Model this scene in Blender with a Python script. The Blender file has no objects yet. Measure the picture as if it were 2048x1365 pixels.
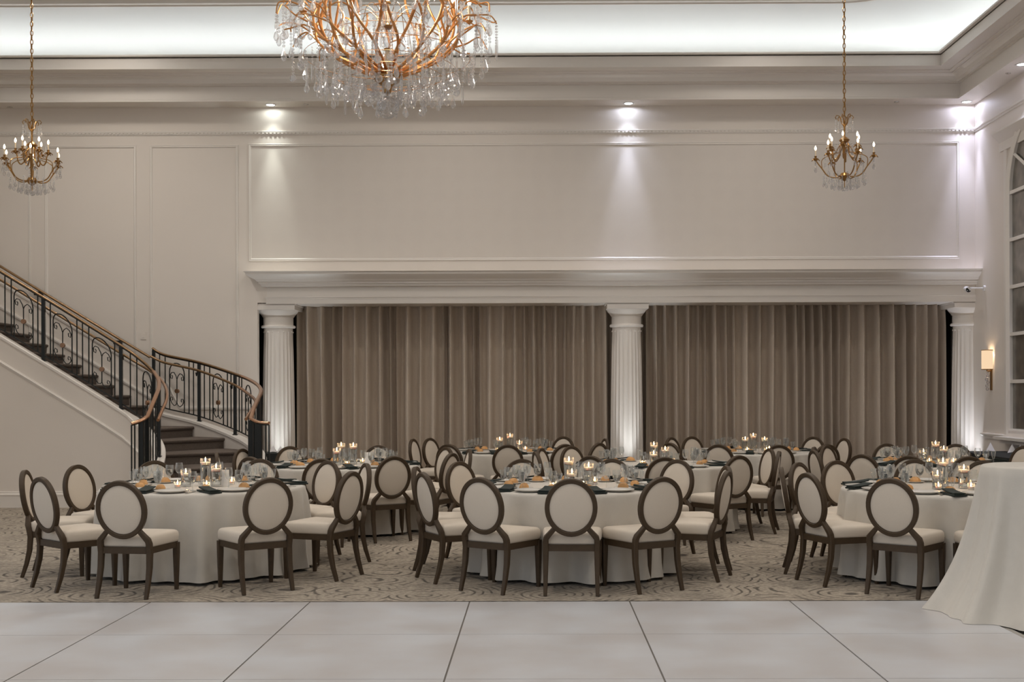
import bpy, math, random
from mathutils import Vector, Matrix
random.seed(7)
PI = math.pi
SC = bpy.context.scene
COL = SC.collection

# ------------------------------------------------------------------ camera
F, UP, VH, ROLL, YAW, EYE = 2360.0, 1062.0, 787.0, 0.003, 0.0051, 1.61
cd = bpy.data.cameras.new('camera'); cam = bpy.data.objects.new('camera', cd); COL.objects.link(cam)
cd.sensor_fit = 'HORIZONTAL'; cd.sensor_width = 36.0; cd.lens = 36.0 * F / 2048
cd.shift_x = (1024 - UP) / 2048; cd.shift_y = (VH - 682.5) / 2048
cd.clip_start = 0.05; cd.clip_end = 200
cam.matrix_world = Matrix.Translation((0, 0, EYE)) @ Matrix.Rotation(YAW, 4, 'Z') @ Matrix.Rotation(PI / 2, 4, 'X') @ Matrix.Rotation(-ROLL, 4, 'Z')
SC.camera = cam

# ------------------------------------------------------------------ world, exposure, big lights
SC.view_settings.view_transform = 'Standard'; SC.view_settings.look = 'None'
SC.view_settings.gamma = 1.0; SC.view_settings.use_curve_mapping = False
SC.view_settings.exposure = 0.0
SC.cycles.caustics_reflective = False; SC.cycles.caustics_refractive = False
SC.cycles.max_bounces = 7; SC.cycles.diffuse_bounces = 4; SC.cycles.glossy_bounces = 3; SC.cycles.transmission_bounces = 6; SC.cycles.transparent_max_bounces = 9
SC.cycles.use_adaptive_sampling = True; SC.cycles.adaptive_threshold = 0.06
w = bpy.data.worlds.new('world'); SC.world = w; w.use_nodes = True
_n, _l = w.node_tree.nodes, w.node_tree.links                     # daylight: cooler and stronger from the left, where the tall windows are
_tc = _n.new('ShaderNodeTexCoord'); _sp = _n.new('ShaderNodeSeparateXYZ'); _mr = _n.new('ShaderNodeMapRange'); _mx = _n.new('ShaderNodeMix'); _mx.data_type = 'RGBA'
_mr.inputs[1].default_value = 0.1; _mr.inputs[2].default_value = -0.9
_mx.inputs[6].default_value = (0.62, 0.60, 0.57, 1); _mx.inputs[7].default_value = (1.0, 1.12, 1.28, 1)
_l.new(_tc.outputs['Generated'], _sp.inputs[0]); _l.new(_sp.outputs[0], _mr.inputs[0]); _l.new(_mr.outputs[0], _mx.inputs[0]); _l.new(_mx.outputs[2], _n['Background'].inputs[0])
_n['Background'].inputs[1].default_value = 0.66

def light(name, kind, loc, energy, color=(1, 1, 1), rot=(0, 0, 0), **kw):
    d = bpy.data.lights.new(name, kind); d.energy = energy; d.color = color
    for k, v in kw.items(): setattr(d, k, v)
    o = bpy.data.objects.new(name, d); COL.objects.link(o); o.location = loc; o.rotation_euler = rot
    return o

def ray(u, v):
    du, dv = u - UP, v - VH
    a, b = (du - ROLL * dv) / F, (dv + ROLL * du) / F
    s, c = math.sin(YAW), math.cos(YAW)
    return (-s + a * c, c + a * s, -b)
def at(u, v, Y):                                   # the point seen at u, v on the plane y = Y
    x, y, z = ray(u, v); t = Y / y
    return Vector((x * t, Y, EYE + z * t))
def atz(u, v, Z):                                  # ... at height Z
    x, y, z = ray(u, v); t = (Z - EYE) / z
    return Vector((x * t, y * t, Z))
def atx(u, v, X):                                  # ... on the plane x = X
    x, y, z = ray(u, v); t = X / x
    return Vector((X, y * t, EYE + z * t))

YW = 18.5            # face of the upper back wall
YL = YW              # the same plane beside the staircase
XR = at(1950, 400, YW).x
XL = -10.3

# ------------------------------------------------------------------ lights of the room, plus added ceiling fill
COVE = (0.9, 0.97, 1.0)
light('cove_strip_back', 'AREA', ((XL + XR) / 2, YW - 0.42, 6.56), 58, COVE, (PI + 0.84, 0, 0), shape='RECTANGLE', size=XR - XL - 1.2, size_y=0.1)
light('cove_strip_right', 'AREA', (XR - 0.42, 9.2, 6.56), 58, COVE, (PI, -0.84, 0), shape='RECTANGLE', size=0.1, size_y=17.5)
light('cove_strip_left', 'AREA', (XL + 0.42, 9.2, 6.56), 56, COVE, (PI, 0.84, 0), shape='RECTANGLE', size=0.1, size_y=17.5)

CEIL_SPOTS = [(x, y) for y in (3.5, 7.0, 10.5, 14.0) for x in (-6.4, -1.4, 3.4)] + [(-6.4, 16.3), (-1.4, 16.3), (3.4, 16.3)]  # unseen spots added overhead to raise the ambient light
for x, y in CEIL_SPOTS:
    light('ceiling_downlight_beam', 'SPOT', (x, y, 7.32), 150 if y > 16 and x > -6 else 245, (1.0, 0.93, 0.85), (0, 0, 0), spot_size=math.radians(165), spot_blend=1.0, shadow_soft_size=.25)

# ------------------------------------------------------------------ materials
def mat(name, color, rough=0.5, metal=0.0, noise=0.0, nscale=8.0, bump=0.0, bscale=60.0, **kw):
    m = bpy.data.materials.new(name); m.use_nodes = True
    nt = m.node_tree; b = nt.nodes['Principled BSDF']
    b.inputs['Base Color'].default_value = (*color, 1); b.inputs['Roughness'].default_value = rough; b.inputs['Metallic'].default_value = metal
    for k, v in kw.items(): b.inputs[k.replace('_', ' ')].default_value = v
    if noise or bump:
        tc = nt.nodes.new('ShaderNodeTexCoord')
    if noise:
        n = nt.nodes.new('ShaderNodeTexNoise'); n.inputs['Scale'].default_value = nscale; n.inputs['Detail'].default_value = 5
        nt.links.new(tc.outputs['Object'], n.inputs['Vector'])
        r = nt.nodes.new('ShaderNodeMix'); r.data_type = 'RGBA'
        r.inputs[6].default_value = (*[c * (1 - noise) for c in color], 1); r.inputs[7].default_value = (*[min(1, c * (1 + noise)) for c in color], 1)
        nt.links.new(n.outputs['Fac'], r.inputs[0]); nt.links.new(r.outputs[2], b.inputs['Base Color'])
    if bump:
        n2 = nt.nodes.new('ShaderNodeTexNoise'); n2.inputs['Scale'].default_value = bscale; n2.inputs['Detail'].default_value = 3
        nt.links.new(tc.outputs['Object'], n2.inputs['Vector'])
        bp = nt.nodes.new('ShaderNodeBump'); bp.inputs['Strength'].default_value = bump; bp.inputs['Distance'].default_value = 0.01
        nt.links.new(n2.outputs['Fac'], bp.inputs['Height']); nt.links.new(bp.outputs[0], b.inputs['Normal'])
    return m
def emit(name, color, strength):
    m = bpy.data.materials.new(name); m.use_nodes = True; nt = m.node_tree; nt.nodes.clear()
    e = nt.nodes.new('ShaderNodeEmission'); e.inputs[0].default_value = (*color, 1); e.inputs[1].default_value = strength
    o = nt.nodes.new('ShaderNodeOutputMaterial'); nt.links.new(e.outputs[0], o.inputs[0]); return m
def glass(name, color=(1, 1, 1), ior=1.45, rough=0.0):
    m = bpy.data.materials.new(name); m.use_nodes = True; nt = m.node_tree; nt.nodes.clear()
    e = nt.nodes.new('ShaderNodeBsdfGlass'); e.inputs['Color'].default_value = (*color, 1); e.inputs['IOR'].default_value = ior; e.inputs['Roughness'].default_value = rough
    o = nt.nodes.new('ShaderNodeOutputMaterial'); nt.links.new(e.outputs[0], o.inputs[0]); return m

M = {}
M['wall'] = mat('wall_paint', (0.77, 0.705, 0.64), 0.6, noise=0.02, nscale=1.5, bump=0.03, bscale=220)
M['trim'] = mat('trim_paint', (0.78, 0.73, 0.675), 0.4, noise=0.015, nscale=3)
M['ceil'] = mat('ceiling_paint', (0.78, 0.78, 0.77), 0.7, noise=0.01)
M['dark'] = mat('dark_recess', (0.035, 0.03, 0.025), 0.9)  # shade inside the recess, painted as a near-black surface colour
M['wood'] = mat('chair_finish', (0.062, 0.040, 0.022), 0.5, 0.0, noise=0.22, nscale=30, bump=0.03, bscale=150)
M['wood'].node_tree.nodes['Principled BSDF'].inputs['Specular IOR Level'].default_value = 0.3
M['linen'] = mat('chair_linen', (0.66, 0.58, 0.485), 0.9, noise=0.08, nscale=260, bump=0.10, bscale=400, Sheen_Weight=0.15)
M['cloth'] = mat('ivory_satin', (0.575, 0.535, 0.475), 0.62, noise=0.05, nscale=14, bump=0.08, bscale=90, Sheen_Weight=0.2)
M['black_cloth'] = mat('black_linen', (0.012, 0.014, 0.014), 0.8, noise=0.2, nscale=80, bump=0.05)
M['green_cloth'] = mat('dark_green_napkin', (0.010, 0.018, 0.015), 0.75, noise=0.2, nscale=90, bump=0.05)
M['white_cloth'] = mat('white_napkin', (0.72, 0.69, 0.69), 0.8, noise=0.03)
M['china'] = mat('white_china', (0.74, 0.71, 0.66), 0.18, Coat_Weight=0.4)
M['iron'] = mat('black_iron', (0.012, 0.013, 0.012), 0.42, 0.3, noise=0.2, nscale=40)
M['rosette'] = mat('bronze_rosette', (0.30, 0.17, 0.10), 0.4, 0.7, noise=0.15, nscale=60)
M['brass'] = mat('antique_brass', (0.36, 0.20, 0.07), 0.30, 0.9, noise=0.12, nscale=40)
M['copper'] = mat('polished_copper_rail', (0.55, 0.32, 0.20), 0.25, 0.95, noise=0.06, nscale=10)  # same rail, its reflection painted as a brighter colour
M['dark_brass'] = mat('aged_brass_rail', (0.30, 0.19, 0.10), 0.35, 0.8, noise=0.12, nscale=20)
M['gilt'] = mat('gilt_arm', (0.62, 0.30, 0.11), 0.34, 0.8, noise=0.2, nscale=25)
M['ivory'] = mat('ivory_sleeve', (0.72, 0.60, 0.44), 0.5, noise=0.03)
M['wax'] = mat('candle_wax', (0.85, 0.72, 0.58), 0.5, Subsurface_Weight=0.3, Emission_Color=(1, 0.62, 0.35, 1), Emission_Strength=0.0)
M['wick'] = mat('wick', (0.02, 0.015, 0.01), 0.9)
M['bread'] = mat('bread_crust', (0.60, 0.32, 0.12), 0.55, noise=0.25, nscale=25, bump=0.1, bscale=70)
M['card'] = mat('white_card', (0.75, 0.73, 0.70), 0.6, noise=0.01)
M['steel'] = mat('brushed_steel', (0.6, 0.58, 0.55), 0.25, 1.0, noise=0.03)
M['white_plastic'] = mat('white_plastic', (0.72, 0.70, 0.68), 0.4, noise=0.01)
M['black_plastic'] = mat('black_plastic', (0.01, 0.01, 0.012), 0.25, noise=0.1)
M['seam'] = mat('dance_floor_edge', (0.12, 0.105, 0.09), 0.5, noise=0.05)
M['stair_carpet'] = mat('stair_carpet', (0.125, 0.098, 0.080), 0.95, noise=0.35, nscale=55, bump=0.35, bscale=160)
def thin_glass(name, tint, f, lo=0.04, hi=0.8):
    m = bpy.data.materials.new(name); m.use_nodes = True; nt = m.node_tree; nt.nodes.clear(); N = lambda t: nt.nodes.new('ShaderNode' + t)
    t = N('BsdfTransparent'); t.inputs[0].default_value = (*tint, 1); g0 = N('BsdfGlossy'); g0.inputs['Roughness'].default_value = 0.06; g1 = N('BsdfTranslucent'); g = N('MixShader'); g.inputs[0].default_value = 0.6; nt.links.new(g0.outputs[0], g.inputs[1]); nt.links.new(g1.outputs[0], g.inputs[2])
    fr = N('LayerWeight'); fr.inputs[0].default_value = f; mr = N('MapRange'); mr.inputs[3].default_value = lo; mr.inputs[4].default_value = hi
    mx = N('MixShader'); o = N('OutputMaterial'); L = nt.links.new
    L(fr.outputs['Facing'], mr.inputs[0]); L(mr.outputs[0], mx.inputs[0]); L(t.outputs[0], mx.inputs[1]); L(g.outputs[0], mx.inputs[2]); L(mx.outputs[0], o.inputs[0]); return m
M['glass'] = thin_glass('table_glass', (0.97, 0.98, 0.98), 0.22)
M['water'] = glass('water', (0.985, 0.99, 0.99), 1.16)
M['crystal'] = thin_glass('crystal', (0.985, 0.98, 0.985), 0.5, 0.16, 0.95)
M['mirror'] = mat('antique_mirror', (0.30, 0.28, 0.25), 0.25, 0.75, noise=0.6, nscale=7)
M['flame'] = emit('candle_flame', (1.0, 0.60, 0.26), 60)
M['bulb'] = emit('lamp_bulb', (1.0, 0.74, 0.48), 16)
M['spot_lens'] = emit('downlight_lens', (0.92, 0.97, 1.0), 9)
M['shade_glow'] = emit('lampshade_glow', (1.0, 0.72, 0.46), 0.95)

def curtain_mat():
    m = mat('taupe_curtain', (0.215, 0.18, 0.15), 0.9, Sheen_Weight=0.1); nt = m.node_tree; b = nt.nodes['Principled BSDF']
    tc = nt.nodes.new('ShaderNodeTexCoord'); mp = nt.nodes.new('ShaderNodeMapping'); mp.inputs['Scale'].default_value = (40, 40, 160)
    n = nt.nodes.new('ShaderNodeTexNoise'); n.inputs['Scale'].default_value = 3; n.inputs['Detail'].default_value = 4
    cr = nt.nodes.new('ShaderNodeValToRGB'); cr.color_ramp.elements[0].position = 0.3; cr.color_ramp.elements[1].position = 0.7
    cr.color_ramp.elements[0].color = (0.47, 0.395, 0.32, 1); cr.color_ramp.elements[1].color = (0.70, 0.60, 0.50, 1)
    nt.links.new(tc.outputs['Object'], mp.inputs[0]); nt.links.new(mp.outputs[0], n.inputs['Vector']); nt.links.new(n.outputs['Fac'], cr.inputs[0]); nt.links.new(cr.outputs[0], b.inputs['Base Color'])
    return m
M['curtain'] = curtain_mat()

def carpet_mat():
    m = mat('patterned_carpet', (0.2, 0.17, 0.14), 0.95, Sheen_Weight=0.1); nt = m.node_tree; b = nt.nodes['Principled BSDF']; L = nt.links.new
    N = lambda t: nt.nodes.new('ShaderNode' + t)
    tc = N('TexCoord')
    n0 = N('TexNoise'); n0.inputs['Scale'].default_value = 2.2; n0.inputs['Detail'].default_value = 3; L(tc.outputs['Object'], n0.inputs['Vector'])
    mixv = N('Mix'); mixv.data_type = 'VECTOR'; mixv.inputs[0].default_value = 0.10; L(tc.outputs['Object'], mixv.inputs[4]); L(n0.outputs['Color'], mixv.inputs[5])
    vo = N('TexVoronoi'); vo.inputs['Scale'].default_value = 1.75; L(mixv.outputs[1], vo.inputs['Vector'])
    mul = N('Math'); mul.operation = 'MULTIPLY'; mul.inputs[1].default_value = 62; L(vo.outputs['Distance'], mul.inputs[0])
    sn = N('Math'); sn.operation = 'SINE'; L(mul.outputs[0], sn.inputs[0])
    gt = N('MapRange'); gt.inputs[1].default_value = 0.35; gt.inputs[2].default_value = 0.95; L(sn.outputs[0], gt.inputs[0])
    n1 = N('TexNoise'); n1.inputs['Scale'].default_value = 5.0; n1.inputs['Detail'].default_value = 6; L(tc.outputs['Object'], n1.inputs['Vector'])
    mk = N('MapRange'); mk.inputs[1].default_value = 0.38; mk.inputs[2].default_value = 0.54; L(n1.outputs['Fac'], mk.inputs[0])
    ml = N('Math'); ml.operation = 'MULTIPLY'; L(gt.outputs[0], ml.inputs[0]); L(mk.outputs[0], ml.inputs[1])
    mp = N('Mapping'); mp.inputs['Scale'].default_value = (14, 70, 1); mp.inputs['Rotation'].default_value = (0, 0, 0.5); L(tc.outputs['Object'], mp.inputs[0])
    n2 = N('TexNoise'); n2.inputs['Scale'].default_value = 2.0; n2.inputs['Detail'].default_value = 5; L(mp.outputs[0], n2.inputs['Vector'])
    cr = N('ValToRGB'); cr.color_ramp.elements[0].position = 0.36; cr.color_ramp.elements[1].position = 0.66
    cr.color_ramp.elements[0].color = (0.17, 0.138, 0.102, 1); cr.color_ramp.elements[1].color = (0.56, 0.48, 0.38, 1); L(n2.outputs['Fac'], cr.inputs[0])
    mc = N('Mix'); mc.data_type = 'RGBA'; L(ml.outputs[0], mc.inputs[0]); L(cr.outputs[0], mc.inputs[6]); mc.inputs[7].default_value = (0.085, 0.066, 0.048, 1)
    L(mc.outputs[2], b.inputs['Base Color'])
    n3 = N('TexNoise'); n3.inputs['Scale'].default_value = 260; L(tc.outputs['Object'], n3.inputs['Vector'])
    bp = N('Bump'); bp.inputs['Strength'].default_value = 0.35; bp.inputs['Distance'].default_value = 0.01; L(n3.outputs['Fac'], bp.inputs['Height']); L(bp.outputs[0], b.inputs['Normal'])
    return m
M['carpet'] = carpet_mat()

def panel_mat():
    m = mat('white_dance_panel', (0.6, 0.59, 0.58), 0.32); nt = m.node_tree; b = nt.nodes['Principled BSDF']; L = nt.links.new
    tc = nt.nodes.new('ShaderNodeTexCoord'); n = nt.nodes.new('ShaderNodeTexNoise'); n.inputs['Scale'].default_value = 1.6; n.inputs['Detail'].default_value = 4
    ge = nt.nodes.new('ShaderNodeNewGeometry'); L(ge.outputs['Position'], n.inputs['Vector'])
    cr = nt.nodes.new('ShaderNodeValToRGB'); cr.color_ramp.elements[0].position = 0.35; cr.color_ramp.elements[1].position = 0.68
    cr.color_ramp.elements[0].color = (0.50, 0.478, 0.475, 1); cr.color_ramp.elements[1].color = (0.565, 0.575, 0.60, 1)
    L(n.outputs['Fac'], cr.inputs[0]); L(cr.outputs[0], b.inputs['Base Color'])
    mr = nt.nodes.new('ShaderNodeMapRange'); mr.inputs[3].default_value = 0.24; mr.inputs[4].default_value = 0.42; L(n.outputs['Fac'], mr.inputs[0]); L(mr.outputs[0], b.inputs['Roughness'])
    return m
M['panel'] = panel_mat()

def damask_mat():
    m = mat('damask_wallpaper', (0.60, 0.565, 0.52), 0.55); nt = m.node_tree; b = nt.nodes['Principled BSDF']; L = nt.links.new
    tc = nt.nodes.new('ShaderNodeTexCoord'); v = nt.nodes.new('ShaderNodeTexVoronoi'); v.inputs['Scale'].default_value = 3.2; v.inputs['Randomness'].default_value = 0.15
    n = nt.nodes.new('ShaderNodeTexNoise'); n.inputs['Scale'].default_value = 9; n.inputs['Detail'].default_value = 3
    L(tc.outputs['Object'], v.inputs['Vector']); L(tc.outputs['Object'], n.inputs['Vector'])
    a = nt.nodes.new('ShaderNodeMath'); a.operation = 'MULTIPLY'; L(v.outputs['Distance'], a.inputs[0]); L(n.outputs['Fac'], a.inputs[1])
    cr = nt.nodes.new('ShaderNodeValToRGB'); cr.color_ramp.elements[0].position = 0.08; cr.color_ramp.elements[1].position = 0.26
    cr.color_ramp.elements[0].color = (0.715, 0.655, 0.595, 1); cr.color_ramp.elements[1].color = (0.728, 0.668, 0.607, 1)
    L(a.outputs[0], cr.inputs[0]); L(cr.outputs[0], b.inputs['Base Color'])
    return m
M['damask'] = damask_mat()

# ------------------------------------------------------------------ mesh builder
class MB:
    def __init__(s): s.v = []; s.f = []
    def add(s, vs, fs):
        o = len(s.v); s.v += [tuple(p) for p in vs]; s.f += [tuple(i + o for i in f) for f in fs]; return s
    def merge(s, other, mx=None):
        vs = other.v if mx is None else [tuple(mx @ Vector(p)) for p in other.v]
        return s.add(vs, other.f)
    def box(s, x0, x1, y0, y1, z0, z1):
        return s.add([(x0, y0, z0), (x1, y0, z0), (x1, y1, z0), (x0, y1, z0), (x0, y0, z1), (x1, y0, z1), (x1, y1, z1), (x0, y1, z1)],
                     [(3, 2, 1, 0), (4, 5, 6, 7), (0, 1, 5, 4), (1, 2, 6, 5), (2, 3, 7, 6), (3, 0, 4, 7)])
    def grid(s, rows, closed_u=False, closed_v=False, flip=False):
        n, m = len(rows), len(rows[0]); vs = [p for r in rows for p in r]; fs = []
        for i in range(n if closed_v else n - 1):
            for j in range(m if closed_u else m - 1):
                a, b, c, d = i * m + j, i * m + (j + 1) % m, ((i + 1) % n) * m + (j + 1) % m, ((i + 1) % n) * m + j
                fs.append((a, d, c, b) if flip else (a, b, c, d))
        return s.add(vs, fs)
    def lathe(s, prof, n=24, center=(0, 0, 0), cap0=False, cap1=False, sy=1.0):
        cx, cy, cz = center
        rows = [[(cx + r * math.cos(2 * PI * k / n), cy + sy * r * math.sin(2 * PI * k / n), cz + z) for k in range(n)] for r, z in prof]
        o = len(s.v); s.grid(rows, closed_u=True)
        if cap0: s.f.append(tuple(reversed([o + k for k in range(n)])))
        if cap1:
            b = o + (len(prof) - 1) * n; s.f.append(tuple(b + k for k in range(n)))
        return s
    def tube(s, pts, r, n=8, caps=True, closed=False, sect=None):
        P = [Vector(p) for p in pts]; R = r if isinstance(r, (list, tuple)) else [r] * len(P); rows = []
        ref = None
        for i, p in enumerate(P):
            if closed: t = P[(i + 1) % len(P)] - P[i - 1]
            else: t = P[min(i + 1, len(P) - 1)] - P[max(i - 1, 0)]
            t.normalize()
            if ref is None:
                up = Vector((0, 0, 1)) if abs(t.z) < 0.9 else Vector((0, 1, 0))
                ref = (up - t * up.dot(t)).normalized()
            else:
                ref = (ref - t * ref.dot(t)).normalized()
            bi = t.cross(ref)
            if sect: rows.append([p + (ref * b + bi * a) * R[i] for a, b in sect])
            else: rows.append([p + (ref * math.cos(2 * PI * k / n) + bi * math.sin(2 * PI * k / n)) * R[i] for k in range(n)])
        m = len(rows[0]); o = len(s.v); s.grid(rows, closed_u=True, closed_v=closed)
        if caps and not closed:
            s.f.append(tuple(reversed([o + k for k in range(m)]))); b = o + (len(rows) - 1) * m; s.f.append(tuple(b + k for k in range(m)))
        return s
    def ball(s, c, r, n=12, m=8, sz=1.0):
        return s.lathe([(max(1e-4, r * math.sin(PI * i / m)), -r * sz * math.cos(PI * i / m)) for i in range(m + 1)], n, c)
    def prism(s, poly, z0, z1):                     # plan polygon, counter-clockwise
        n = len(poly)
        return s.add([(x, y, z0) for x, y in poly] + [(x, y, z1) for x, y in poly],
                     [tuple(reversed(range(n))), tuple(range(n, 2 * n))] + [(i, (i + 1) % n, n + (i + 1) % n, n + i) for i in range(n)])
    def profile(s, path, prof, closed_prof=False):  # moulding: profile (inward offset, z) along a plan path, mitred
        P = [Vector((p[0], p[1])) for p in path]; rows = []
        for i, p in enumerate(P):
            def nrm(a, b):
                d = (b - a).normalized(); return Vector((d.y, -d.x))
            if i == 0: m = nrm(P[0], P[1])
            elif i == len(P) - 1: m = nrm(P[-2], P[-1])
            else:
                a, b = nrm(P[i - 1], p), nrm(p, P[i + 1]); m = (a + b); m = m / max(0.2, m.dot(a))
            rows.append([(p.x + m.x * d, p.y + m.y * d, z) for d, z in prof])
        return s.grid(rows, closed_u=closed_prof)
    def mesh(s, name, m, smooth=35):
        me = bpy.data.meshes.new(name); me.from_pydata(s.v, [], s.f); me.materials.append(m)
        if smooth:
            me.polygons.foreach_set('use_smooth', [True] * len(me.polygons))
            me.set_sharp_from_angle(angle=math.radians(smooth))
        me.update(); return me
    def build(s, name, m, parent=None, smooth=35, loc=None):
        o = bpy.data.objects.new(name, s.mesh(name, m, smooth)); COL.objects.link(o)
        if parent is not None: o.parent = parent
        if loc is not None: o.location = loc
        return o

def tag(o, label=None, cat=None, group=None, kind=None):
    if label: o['label'] = label
    if cat: o['category'] = cat
    if group: o['group'] = group
    if kind: o['kind'] = kind
    return o
def thing(name, loc, rz=0.0, label=None, cat=None, group=None, kind=None):
    o = bpy.data.objects.new(name, None); COL.objects.link(o); o.location = loc; o.rotation_euler = (0, 0, rz); o.empty_display_size = 0.1
    return tag(o, label, cat, group, kind)
KIDS = {}
def copy_tree(o, parent=None):
    c = o.copy(); COL.objects.link(c)
    if parent is not None: c.parent = parent
    for ch in KIDS.setdefault(o.name, list(o.children)): copy_tree(ch, c)
    return c
def struct(o, cat=None): o['kind'] = 'structure'; return o

def catmull(P, n=8):
    P = [Vector(p) for p in P]; out = []
    for i in range(len(P) - 1):
        a, b, c, d = P[max(0, i - 1)], P[i], P[i + 1], P[min(len(P) - 1, i + 2)]
        for k in range(n):
            t = k / n
            out.append(0.5 * ((2 * b) + (c - a) * t + (2 * a - 5 * b + 4 * c - d) * t * t + (3 * b - a - 3 * c + d) * t ** 3))
    return out + [P[-1]]

# ================================================================== ROOM
struct(MB().box(-14, 9, -4, 20.2, -0.1, 0).build('floor', M['carpet'], smooth=0))
# upper back wall
zs, zb, zlow = 6.11, at(1062, 541, YW - .31).z, at(1062, 606.5, YW - .31 + .293).z
XU = at(480, 450, YW).x
struct(MB().box(XU, XR + 0.3, YW, YW + 0.3, zlow + .02, 7.6).build('wall_back', M['wall'], smooth=0))
struct(MB().box(XL, XU, YL, YL + 0.3, 0, 7.6).build('wall_stair', M['wall'], smooth=0))
struct(MB().box(XR, XR + 0.3, 5.0, 20.0, 0, 7.6).build('wall_right', M['wall'], smooth=0))
struct(MB().box(XL - 0.3, XL, 12.0, YL + 0.3, 0, 7.6).build('wall_left', M['wall'], smooth=0))
_b = MB().box(-7.0, XR + 0.3, 19.6, 19.9, 0, 3.6); _b.box(-7.2, -7.0, YW + .12, 19.9, 0, 3.6)
struct(_b.build('wall_recess', M['dark'], smooth=0)); struct(MB().box(-7.0, XR + .3, YW + .31, 19.6, zlow + .14, zlow + .3).build('ceiling_recess', M['dark'], smooth=0))

# crown moulding with the cove trough behind it
path = [(XL, 0.5), (XL, YW), (XR, YW), (XR, 0.5)]
crown = [(-0.4, 6.11), (.39, 6.11), (.39, 6.14), (.372, 6.15), (.372, 6.165), (.36, 6.17), (.36, 6.345), (.40, 6.35), (.40, 6.366), (.47, 6.37), (.47, 6.385), (.485, 6.43), (.515, 6.455), (.545, 6.458), (.545, 6.478), (.60, 6.48),
         (.60, 6.50), (.615, 6.53), (.655, 6.545), (.655, 6.562), (.69, 6.565), (.69, 6.605), (.745, 6.607), (.745, 6.625), (.765, 6.65), (.80, 6.662), (.80, 6.675), (.86, 6.677), (.86, 6.70), (.80, 6.70), (.80, 6.50), (-0.4, 6.50)]
struct(MB().profile(path, crown).build('trim_1', M['trim'], smooth=25))
# small dentils under the crown's top band
for nm, (a, b, ax) in {'trim_2': (XL + .7, XR - .7, 0), 'trim_3': (1.0, YW - .7, 1)}.items():
    db = MB(); n = int((b - a) / 0.075)
    for k in range(n):
        q = a + (b - a) * k / n
        if ax == 0: db.box(q, q + .045, YW - .712, YW - .69, 6.568, 6.602)
        else: db.box(XR - .712, XR - .69, q, q + .045, 6.568, 6.602)
    struct(db.build(nm, M['trim'], smooth=0))
# cove and inner ceiling
RI, DI = 1.1, 1.45
def lerp(a, b, t): return (a[0] + (b[0] - a[0]) * t, a[1] + (b[1] - a[1]) * t)
outer, inner = [], []
xi, yi, xl = XR - DI, YW - DI, XL + DI
for k in range(12): outer.append((XL, .5 + (YW - DI - RI - .5) * k / 12)); inner.append((xl, outer[-1][1]))
for k in range(17):
    t = k / 16; outer.append(lerp((XL, YW - DI - RI), (XL, YW), t * 2) if t < .5 else lerp((XL, YW), (XL + DI + RI, YW), t * 2 - 1))
    a = PI - t * PI / 2; inner.append((xl + RI + RI * math.cos(a), yi - RI + RI * math.sin(a)))
for k in range(1, 24): q = xl + RI + (xi - xl - 2 * RI) * k / 24; outer.append((q, YW)); inner.append((q, yi))
for k in range(17):
    t = k / 16; outer.append(lerp((XR - DI - RI, YW), (XR, YW), t * 2) if t < .5 else lerp((XR, YW), (XR, YW - DI - RI), t * 2 - 1))
    a = PI / 2 - t * PI / 2; inner.append((xi - RI + RI * math.cos(a), yi - RI + RI * math.sin(a)))
for k in range(1, 13): q = YW - DI - RI + (.5 - (YW - DI - RI)) * k / 12; outer.append((XR, q)); inner.append((xi, q))
ZI = 7.25
rows = []
for i in range(11):
    a = PI / 2 * i / 10; t = 1 - math.cos(a); z = 6.5 + (ZI - 6.5) * math.sin(a)
    rows.append([(*lerp(o, q, t), z) for o, q in zip(outer, inner)])
struct(MB().grid(rows).build('ceiling_cove', M['ceil'], smooth=40))
ctr = (sum(p[0] for p in inner) / len(inner), 8.0)
def inset(p, d):
    # towards the tray's middle
    i = inner.index(p); a, b = inner[max(0, i - 1)], inner[min(len(inner) - 1, i + 1)]
    t = Vector((b[0] - a[0], b[1] - a[1])).normalized(); return (p[0] + t.y * d, p[1] - t.x * d)
rows = [[(*inset(p, d), z) for p in inner] for d, z in [(0, ZI), (0, ZI - .03), (.03, ZI - .035), (.05, ZI - .02), (.10, ZI - .01), (.10, ZI + .06), (.16, ZI + .07), (.2, ZI + .12)]]
struct(MB().grid(rows).build('trim_4', M['trim'], smooth=25))
struct(MB().box(XL + .5, XR - .5, 0.5, YW - .5, ZI + .12, ZI + .3).build('ceiling', M['ceil'], smooth=0))

for i, (x, y) in enumerate(CEIL_SPOTS):  # rings made up to house the added fill spots
    o = MB().lathe([(.09, 0), (.10, -.008), (.125, -.008), (.13, 0)], 24).build('ceiling_light', M['white_plastic'], loc=(x, y, ZI + .12))
    tag(o, 'recessed light ring high in the flat ceiling', 'downlight', 'ceiling downlights')

# picture rail with dentils on the back walls and the right wall
zr = at(1062, 264, YW).z
rail_prof = [(0, zr - .035), (.010, zr - .035), (.014, zr - .02), (.014, zr - .005), (.024, zr), (.028, zr + .02), (.016, zr + .03), (0, zr + .03)]
struct(MB().profile([(XL, YW), (XR, YW), (XR, 5.2)], rail_prof).build('trim_5', M['trim'], smooth=25))
db = MB(); n = int((XR - XL) / .06)
for k in range(n):
    q = XL + (XR - XL) * k / n; db.box(q, q + .035, YW - .026, YW - .012, zr - .018, zr - .002)
struct(db.build('trim_7', M['trim'], smooth=0))

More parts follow.
